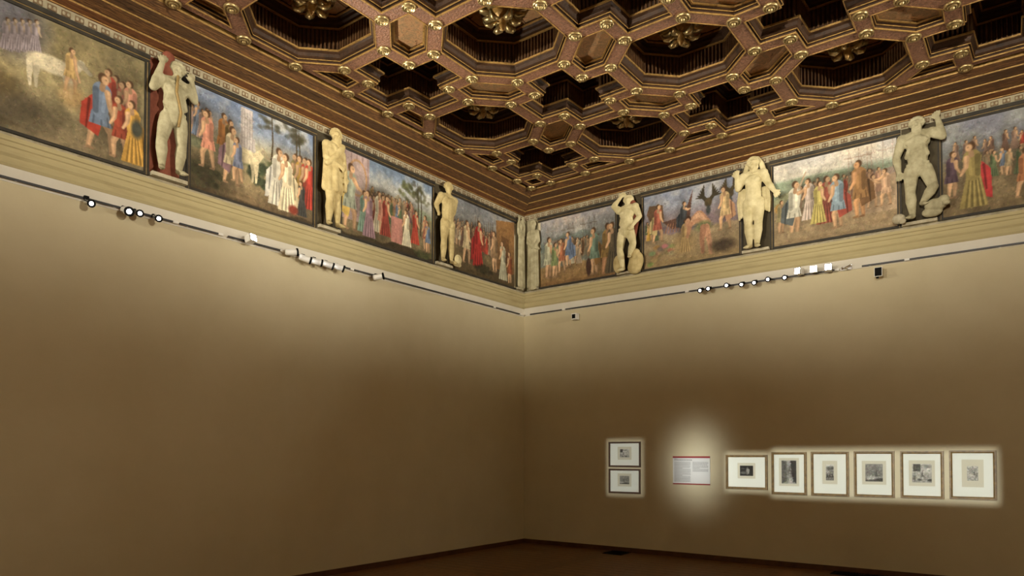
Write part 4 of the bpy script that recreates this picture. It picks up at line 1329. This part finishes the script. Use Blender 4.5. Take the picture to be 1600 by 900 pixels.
def lamp(side, h, z, aim, kind, label, power=0, cone=60, blend=1.0, col=WARM, out=0.13, rect=None, size=0.03, group=None, at=None, gauss=None):
    """aim: a point in the room the lamp looks at"""
    pos = at if at is not None else wpos(side, h, out, z)
    d = (Vector(aim) - pos).normalized()
    q = d.to_track_quat('Z', 'Y')
    t = thing('flood_lamp' if kind == 'flood' else 'spotlight', label, 'spotlight', pos, group)
    hs = obj('housing', LM[kind]['housing'], t)
    hs.rotation_euler = q.to_euler()
    if kind == 'flood':
        hs.scale = (0.78, 0.78, 0.78)
    for nm, me in LM[kind].items():
        if nm != 'housing':
            obj(nm, me, hs)
    # bracket back to the track
    if at is None:
        rail = wpos(side, h, 0.064, ZR) - pos
        MB().cap(rail, (rail.x, rail.y, -0.0), 0.008, 0.008, 8).cap((rail.x, rail.y, 0), tuple(-d * 0.03), 0.008, 0.008, 8).build('arm', M['chrome'], t)
        MB().box(rail.x - (0.022 if side == 'R' else 0.015), rail.x + (0.022 if side == 'R' else 0.015), rail.y - (0.015 if side == 'R' else 0.022), rail.y + (0.015 if side == 'R' else 0.022), rail.z - 0.014, rail.z + 0.022).build('adapter', M['black'], t)
    if power:
        ld = bpy.data.lights.new('bulb', 'SPOT')
        ld.energy = power
        ld.color = col
        ld.spot_size = math.radians(cone)
        ld.spot_blend = blend
        ld.shadow_soft_size = size
        lo = bpy.data.objects.new('bulb', ld)
        C.objects.link(lo)
        lo.parent = t
        lo.location = d * 0.10
        lo.rotation_euler = d.to_track_quat('-Z', 'Y').to_euler()
        if rect:                       # framing shutters: a soft-edged rectangular beam
            ld.use_nodes = True
            nt = ld.node_tree
            em = nt.nodes['Emission']
            tc = nt.nodes.new('ShaderNodeTexCoord')
            sp = nt.nodes.new('ShaderNodeSeparateXYZ')
            nt.links.new(tc.outputs['Normal'], sp.inputs[0])
            fac = []
            for ax, half in (('X', rect[0]), ('Y', rect[1])):
                dv = nt.nodes.new('ShaderNodeMath'); dv.operation = 'DIVIDE'
                nt.links.new(sp.outputs[ax], dv.inputs[0]); nt.links.new(sp.outputs['Z'], dv.inputs[1])
                ab = nt.nodes.new('ShaderNodeMath'); ab.operation = 'ABSOLUTE'
                nt.links.new(dv.outputs[0], ab.inputs[0])
                mr = nt.nodes.new('ShaderNodeMapRange'); mr.interpolation_type = 'SMOOTHSTEP'
                mr.inputs['From Min'].default_value = half - rect[2] * 0.5
                mr.inputs['From Max'].default_value = half + rect[2] * 0.5
                mr.inputs['To Min'].default_value = 1; mr.inputs['To Max'].default_value = 0
                nt.links.new(ab.outputs[0], mr.inputs['Value'])
                fac.append(mr)
            mu = nt.nodes.new('ShaderNodeMath'); mu.operation = 'MULTIPLY'
            nt.links.new(fac[0].outputs[0], mu.inputs[0]); nt.links.new(fac[1].outputs[0], mu.inputs[1])
            nt.links.new(mu.outputs[0], em.inputs['Strength'])
        if gauss:
            gauss_beam(lo, *gauss)
    return t


def gauss_beam(lo, sx_, sz_):
    """a soft beam that fades from its middle"""
    ld = lo.data
    ld.use_nodes = True
    nt = ld.node_tree
    em = nt.nodes['Emission']
    tc = nt.nodes.new('ShaderNodeTexCoord')
    sp = nt.nodes.new('ShaderNodeSeparateXYZ')
    nt.links.new(tc.outputs['Normal'], sp.inputs[0])
    acc = []
    for ax, sg in (('X', sx_), ('Y', sz_)):
        dv = nt.nodes.new('ShaderNodeMath'); dv.operation = 'DIVIDE'
        nt.links.new(sp.outputs[ax], dv.inputs[0]); nt.links.new(sp.outputs['Z'], dv.inputs[1])
        ml = nt.nodes.new('ShaderNodeMath'); ml.operation = 'MULTIPLY'; ml.inputs[1].default_value = 1 / sg
        nt.links.new(dv.outputs[0], ml.inputs[0])
        sq = nt.nodes.new('ShaderNodeMath'); sq.operation = 'MULTIPLY'
        nt.links.new(ml.outputs[0], sq.inputs[0]); nt.links.new(ml.outputs[0], sq.inputs[1])
        acc.append(sq)
    ad = nt.nodes.new('ShaderNodeMath'); ad.operation = 'ADD'
    nt.links.new(acc[0].outputs[0], ad.inputs[0]); nt.links.new(acc[1].outputs[0], ad.inputs[1])
    pw = nt.nodes.new('ShaderNodeMath'); pw.operation = 'POWER'; pw.inputs[0].default_value = 0.3679
    nt.links.new(ad.outputs[0], pw.inputs[1])
    nt.links.new(pw.outputs[0], em.inputs['Strength'])


GL, GR = 'lamps of the left wall track', 'lamps of the right wall track'
cv = tuple(CAM)
tow = lambda p: (Vector(cv) * 0.55 + Vector(p) * 0.45)
lamp('L', -7.69, 4.19, tow((7, -3, 1.0)), 'spot', 'lone chrome spotlight under the striding-man fresco, leftmost of all lamps', POW_WASH, 70, 1.0, group=GL)
lamp('L', -7.32, 4.21, tow((7, -4, 1.5)), 'can', 'leftmost lamp of the trio under the raised-arms figure', POW_WASH, 70, 1.0, group=GL)
lamp('L', -7.20, 4.22, tow((7, -5, 1.5)), 'spot', 'middle lamp of the trio under the raised-arms figure', POW_WASH, 70, 1.0, group=GL)
lamp('L', -7.00, 4.22, tow((6, -4, 1.5)), 'spot', 'rightmost lamp of the trio under the raised-arms figure', POW_WASH, 70, 1.0, group=GL)
lamp('L', -5.87, 4.26, (9.0, -4.5, 6.6), 'flood', 'dazzling flood lamp alone under the tower fresco', POW_LEFT, 110, 1.0, group=GL, out=0.15)
lamp('L', -5.26, 4.24, (2.5, 0.0, 5.0), 'can', 'white lamp at the left end of the cluster below the bearded figure', 0, group=GL)
for h, z, w_ in ((-5.05, 4.20, 'second'), (-4.87, 4.20, 'third'), (-4.68, 4.20, 'fourth'), (-4.50, 4.205, 'fifth')):
    lamp('L', h, z, (3.0, 0.2, 2.6 if w_ != 'third' else 3.2), 'can', 'white cylinder spotlight, %s from the left in the cluster below the bearded figure' % w_, 0, group=GL)
lamp('L', -3.77, 4.22, (4.5, -0.2, 5.3), 'can', 'lone lamp under the lilac portico fresco', 0, group=GL)
rl = [(3.56, 4.22, 'first'), (3.69, 4.23, 'second'), (3.98, 4.24, 'third'), (4.21, 4.22, 'fourth'), (4.40, 4.22, 'fifth'), (4.60, 4.24, 'sixth'), (4.84, 4.23, 'seventh')]
for i, (h, z, w_) in enumerate(rl):
    lamp('R', h, z, tow((3.0 + i * 0.5, -8, 1.8)), 'spot', 'small chrome spotlight, %s from the left on the right wall track' % w_, POW_WASH * 0.6, 80, 1.0, group=GR)
lamp('R', 5.05, 4.28, (1.5, -9.0, 5.0), 'flood', 'left of the three flood lamps on the right wall', POW_RIGHT, 80, 1.0, group=GR, out=0.15)
lamp('R', 5.25, 4.28, tow((4.5, -9.0, 5.5)), 'flood', 'brightest middle one of the three flood lamps on the right wall', POW_RIGHT, 80, 1.0, group=GR, out=0.15)
lamp('R', 5.44, 4.27, (7.0, -9.0, 5.0), 'flood', 'right one of the three flood lamps on the right wall', 0, group=GR, out=0.15)
t = thing('lamp_bracket', 'empty chrome lamp bracket right of the three flood lamps', 'bracket', wpos('R', 5.65, 0.0, 4.26))
fn = wmap('R', wpos('R', 5.65, 0.0, 4.26))
MB().box(5.58, 5.72, 0.0, 0.03, 4.235, 4.285).map(fn).build('plate', M['chrome'], t)
MB().cap((5.60, 0.05, 4.25), (5.72, 0.07, 4.29), 0.008, 0.008, 8).cap((5.60, 0.05, 4.27), (5.68, 0.08, 4.23), 0.008, 0.008, 8).cap((5.62, 0.02, 4.26), (5.62, 0.06, 4.26), 0.01, 0.01, 8).map(fn).build('arm', M['chrome'], t)

# unseen lamps behind the photographer: floods added to light the frieze, framing projectors for the prints
GB = 'lamps on the walls behind the photographer'
for y, w_ in ((-2.6, 'first'), (-7.6, 'second')):
    lamp('X', 0, 0, (0.0, y, 6.1), 'flood', '%s added unseen flood lamp high on the far side wall lighting the left frieze' % w_, POW_BACK, 60, 0.2, at=Vector((RX - 0.15, y, 4.28)), group=GB, size=0.08, rect=(3.4 / RX, 1.75 / RX, 4.0 / RX))
for x, w_ in ((2.4, 'first'), (8.3, 'second')):
    lamp('X', 0, 0, (x, 0, 6.1), 'flood', '%s added unseen flood lamp high on the back wall lighting the right frieze' % w_, POW_BACK * 1.4, 60, 0.2, at=Vector((x, RY + 0.15, 4.28)), group=GB, size=0.08, rect=(4.2 / -RY, 1.75 / -RY, 4.0 / -RY))


def projector(x0, x1, z0, z1, px, label, power, soft=0.16):
    at = Vector((px, RY + 0.15, 4.28))
    tgt = Vector(((x0 + x1) / 2, 0, (z0 + z1) / 2))
    D = (tgt - at).length
    rect = ((x1 - x0) / 2 / D, (z1 - z0) / 2 / D, soft / D)
    cone = math.degrees(2 * math.atan(math.hypot(rect[0] + rect[2], rect[1] + rect[2]) * 1.1))
    lamp('X', 0, 0, tgt, 'can', label, power / (1), max(cone, 2), 0.0, COOL, at=at, rect=rect, size=0.01, group=GB)


projector(3.90, 4.56, 1.09, 1.66, 4.2, 'framing projector on the back wall for the dark landscape print', POW_PRINT * 30)
projector(4.58, 7.37, 1.03, 1.715, 6.0, 'framing projector on the back wall for the five upright prints', POW_PRINT * 30)
projector(1.82, 2.49, 0.96, 1.89, 2.1, 'framing projector on the back wall for the two stacked prints', POW_PRINT * 16)
lamp('X', 0, 0, (3.42, 0, 1.47), 'can', 'round-beam spotlight on the back wall for the text panel', POW_TEXT * 30, 9, 1.0, COOL, at=Vector((3.3, RY + 0.15, 4.28)), size=0.01, group=GB, gauss=(0.42 / 16.7, 0.55 / 16.7))

# ------------------------------------------------------------------ wall sensors
for h, z, lab, w_, hh in ((1.23, 4.085, 'small white boxy sensor with black face near the room corner', 0.10, 0.11), (6.07, 4.12, 'larger white boxy sensor with black face right of the flood lamps', 0.10, 0.12)):
    base = wpos('R', h, 0, z - hh / 2)
    fn = wmap('R', base)
    t = thing('wall_sensor', lab, 'sensor', base)
    z0 = z - hh / 2
    if h < 2:
        MB().box(h - w_ / 2, h + w_ / 2, 0.03, 0.13, z0, z0 + hh).map(fn).build('casing', M['enamel'], t)
        MB().box(h - w_ * 0.36, h + w_ * 0.30, 0.13, 0.136, z0 + 0.02, z0 + hh - 0.018).map(fn).build('black_face', M['black'], t)
        MB().box(h - 0.02, h + 0.02, 0, 0.03, z0 + 0.03, z0 + hh - 0.03).map(fn).build('mount', M['enamel'], t)
    else:
        MB().box(h - 0.045, h + 0.045, 0.03, 0.14, z0, z0 + hh).map(fn).build('casing', M['sensor_shade'], t)
        MB().box(h - 0.05, h + 0.05, 0.14, 0.148, z0 - 0.004, z0 + hh + 0.004).map(fn).build('bezel', M['enamel'], t)
        MB().box(h - 0.042, h + 0.042, 0.148, 0.153, z0 + 0.004, z0 + hh - 0.004).map(fn).build('black_face', M['black'], t)
        MB().box(h - 0.02, h + 0.02, 0, 0.03, z0 + 0.03, z0 + hh - 0.03).map(fn).build('mount', M['enamel'], t)
        MB().box(h - 0.03, h + 0.0, 0.10, 0.13, z0 - 0.022, z0).map(fn).build('foot', M['black'], t)

# ------------------------------------------------------------------ text panel
base = wpos('R', 3.34, 0, 1.165)
fn = wmap('R', base)
t = thing('text_panel', 'white exhibition text panel with red bands along top and bottom', 'text panel', base)
sheet = MB().box(3.03, 3.65, 0.0, 0.012, 1.165, 1.615).map(fn).build('sheet', M['sheet'], t)
MB().box(3.03, 3.65, 0.0, 0.016, 1.588, 1.615).map(fn).build('red_band', M['red'], t)
MB().box(3.03, 3.65, 0.0, 0.016, 1.165, 1.182).map(fn).build('red_band', M['red'], t)


def text_lines(x0, x1, z0, z1, n, m, th=0.006):
    b = MB()
    for i in range(n):
        z = z1 - (z1 - z0) * (i + 0.5) / n
        x = x0
        end = x1 if (i % 9) != 8 else x0 + (x1 - x0) * 0.5
        while x < end - 0.01:
            L = min(0.012 + 0.022 * random.random(), end - x)
            b.box(x, x + L, 0.012, 0.0128, z - th / 2, z + th / 2)
            x += L + 0.005
    o = b.map(fn).build('lettering', m, sheet)
    o['kind'] = 'stuff'


text_lines(3.055, 3.36, 1.545, 1.565, 1, M['ink_dark'], 0.010)
text_lines(3.055, 3.11, 1.568, 1.578, 1, M['ink_dark'], 0.006)
text_lines(3.055, 3.33, 1.205, 1.53, 26, M['ink'])
text_lines(3.365, 3.62, 1.37, 1.53, 13, M['ink'])


# ------------------------------------------------------------------ framed prints
def framed_print(x0, x1, z0, z1, pw, ph, iw, ih, label, paint, frame_m, fw=0.036, group='framed prints on the right wall', dz=0.02):
    base = wpos('R', (x0 + x1) / 2, 0, z0)
    fn = wmap('R', base)
    t = thing('framed_print', label, 'framed print', base, group)
    xc, zc = (x0 + x1) / 2, (z0 + z1) / 2 + dz
    D = 0.032
    # four mitred rails with a stepped face
    for (a, b_, horiz) in (((x0, z1), (x1, z1), 1), ((x0, z0), (x1, z0), -1), ((x0, z0), (x0, z1), 2), ((x1, z0), (x1, z1), -2)):
        m_ = MB()
        sx = {1: (0, -1), -1: (0, 1), 2: (1, 0), -2: (-1, 0)}[horiz]
        prof = [(0.0, 0.0), (0.0, D), (fw * 0.55, D), (fw * 0.7, D - 0.008), (fw, D - 0.012), (fw, 0.0)]
        vs = []
        for k, p in enumerate((a, b_)):
            for u, o in prof:
                x, z = p[0] + sx[0] * u, p[1] + sx[1] * u
                if horiz in (1, -1):
                    x += u if k == 0 else -u
                else:
                    z += u if k == 0 else -u
                vs.append(fn(x, o, z))
        n = len(prof)
        m_.add(vs, [(i, (i + 1) % n, n + (i + 1) % n, n + i) for i in range(n)] + [tuple(range(n)), tuple(range(2 * n - 1, n - 1, -1))])
        m_.build('frame_rail', frame_m, t)
    mt = MB()
    a0, a1, b0, b1 = xc - pw / 2, xc + pw / 2, zc - ph / 2, zc + ph / 2
    X0, X1, Z0, Z1 = x0 + fw * 0.8, x1 - fw * 0.8, z0 + fw * 0.8, z1 - fw * 0.8
    mt.box(X0, a0, 0.002, 0.014, Z0, Z1); mt.box(a1, X1, 0.002, 0.014, Z0, Z1); mt.box(a0, a1, 0.002, 0.014, Z0, b0); mt.box(a0, a1, 0.002, 0.014, b1, Z1)
    mtb = mt.map(fn).build('mount_board', M['mount'], t)
    MB().box(a0, a1, 0.002, 0.009, b0, b1).map(fn).build('paper', M['paper'], mtb)
    c = Canvas(iw / ih, 48, int(x0 * 100))
    paint(c)
    c.finish(0.25, 18, 300, 1.0, (1, 1, 1))
    c.build('print', fn, xc - iw / 2, xc + iw / 2, zc - ih / 2, zc + ih / 2, 0.0105, M['print'], mtb)
    MB().box(X0, X1, 0.017, 0.0195, Z0, Z1).map(fn).build('glass_pane', M['glass'], t)


def g(v):
    return (v * 1.02, v, v * 0.94)


def p_dark(c):
    c.grad([(0, g(52)), (1, g(40))])
    c.ell(0.75, 0.5, 0.12, 0.3, g(170), 0.5); c.person(0.85, 0.2, 0.5, g(190), None, g(180), g(60)); c.ell(0.35, 0.3, 0.3, 0.12, g(110), 0.5); c.ell(0.3, 0.7, 0.2, 0.08, g(84), 0.5)


def p_street(c):
    c.grad([(0, g(150)), (0.5, g(130)), (1, g(160))])
    c.poly([(0, 0), (0.2, 0.1), (0.22, 0.95), (0, 1)], g(90)); c.poly([(c.asp, 0), (c.asp - 0.2, 0.15), (c.asp - 0.25, 1), (c.asp, 1)], g(62))
    c.person(0.35, 0.4, 0.35, g(100), None, g(170), g(60)); c.poly([(0.25, 0), (0.5, 0), (0.42, 0.4), (0.32, 0.4)], g(176))


def p_umbrella(c):
    c.grad([(0, g(120)), (0.4, g(170)), (1, g(196))])
    c.ell(0.28, 0.76, 0.22, 0.12, g(90), 0.4); c.ell(0.34, 0.55, 0.14, 0.06, g(120), 0.4)
    for x in (0.1, 0.25, 0.4):
        c.person(x, 0.05, 0.42, g(70), None, g(150), g(50))


def p_field(c):
    c.grad([(0, g(70)), (0.25, g(150)), (0.4, g(120)), (1, g(140))])
    c.person(0.6, 0.15, 0.45, g(90), g(110), g(160), g(40)); c.ell(0.3, 0.2, 0.3, 0.08, g(170), 0.4); c.ell(0.8, 0.12, 0.3, 0.06, g(60), 0.4)


def p_yard(c):
    c.grad([(0, g(150)), (0.5, g(178)), (1, g(190))])
    c.poly([(0.05, 0.6), (0.4, 0.6), (0.4, 1), (0.05, 1)], g(80)); c.poly([(0.4, 0.75), (1.0, 0.8), (1.0, 0.95), (0.4, 0.95)], g(150))
    c.person(0.5, 0.15, 0.45, g(110), None, g(190), g(70)); c.ell(0.35, 0.15, 0.1, 0.05, g(80), 0.4); c.ell(0.85, 0.13, 0.14, 0.06, g(70), 0.4); c.ell(0.12, 0.3, 0.06, 0.2, g(110), 0.4)


def p_pale(c):
    c.grad([(0, g(170)), (1, g(186))])
    for k in range(26):
        c.ell(c.asp * c.r.rand(), c.r.rand(), 0.1, 0.04, g(110 + 60 * c.r.rand()), 0.5, 0.6, c.r.rand() * 3)
    c.person(0.45, 0.2, 0.5, g(120), None, g(180), g(90))


framed_print(3.905, 4.535, 1.115, 1.64, 0.27, 0.235, 0.20, 0.155, 'landscape-format framed print with small black image, beside the text panel', p_dark, M['oak'])
framed_print(4.595, 5.09, 1.055, 1.68, 0.285, 0.41, 0.21, 0.34, 'upright framed print with tall grey street scene', p_street, M['oak'])
framed_print(5.15, 5.65, 1.055, 1.685, 0.20, 0.33, 0.105, 0.225, 'upright framed print with narrow small picture, between street and meadow prints', p_umbrella, M['oak'])
framed_print(5.715, 6.215, 1.06, 1.69, 0.30, 0.325, 0.215, 0.24, 'upright framed print with dark grey square meadow scene', p_field, M['oak'])
framed_print(6.285, 6.785, 1.065, 1.69, 0.30, 0.34, 0.225, 0.245, 'upright framed print with pale yard scene, second from the right', p_yard, M['oak'])
framed_print(6.845, 7.35, 1.072, 1.697, 0.235, 0.35, 0.12, 0.185, 'upright framed print with very faint picture, rightmost of the row', p_pale, M['oak'])
framed_print(1.86, 2.455, 1.43, 1.86, 0.26, 0.22, 0.18, 0.14, 'dark-framed print, upper of the two stacked near the room corner', p_yard, M['dark_oak'], 0.028)
framed_print(1.86, 2.45, 0.985, 1.40, 0.26, 0.22, 0.18, 0.14, 'dark-framed print, lower of the two stacked near the room corner', p_field, M['dark_oak'], 0.028)

# ------------------------------------------------------------------ floor grilles
for x0, x1, y0, y1, lab in ((1.95, 2.30, -0.42, -0.06, 'black floor grille by the skirting below the stacked prints'), (5.45, 6.55, -0.30, -0.05, 'long black floor grille by the skirting below the row of prints')):
    t = thing('floor_grille', lab, 'floor grille', ((x0 + x1) / 2, (y0 + y1) / 2, 0))
    ox, oy = (x0 + x1) / 2, (y0 + y1) / 2
    MB().box(x0 - ox, x1 - ox, y0 - oy, y1 - oy, 0, 0.006).build('tray', M['black'], t)
    k = x0 + 0.02
    while k < x1 - 0.02:
        MB().box(k - ox, k + 0.012 - ox, y0 + 0.015 - oy, y1 - 0.015 - oy, 0.006, 0.018).build('slat', M['black'], t)
        k += 0.035
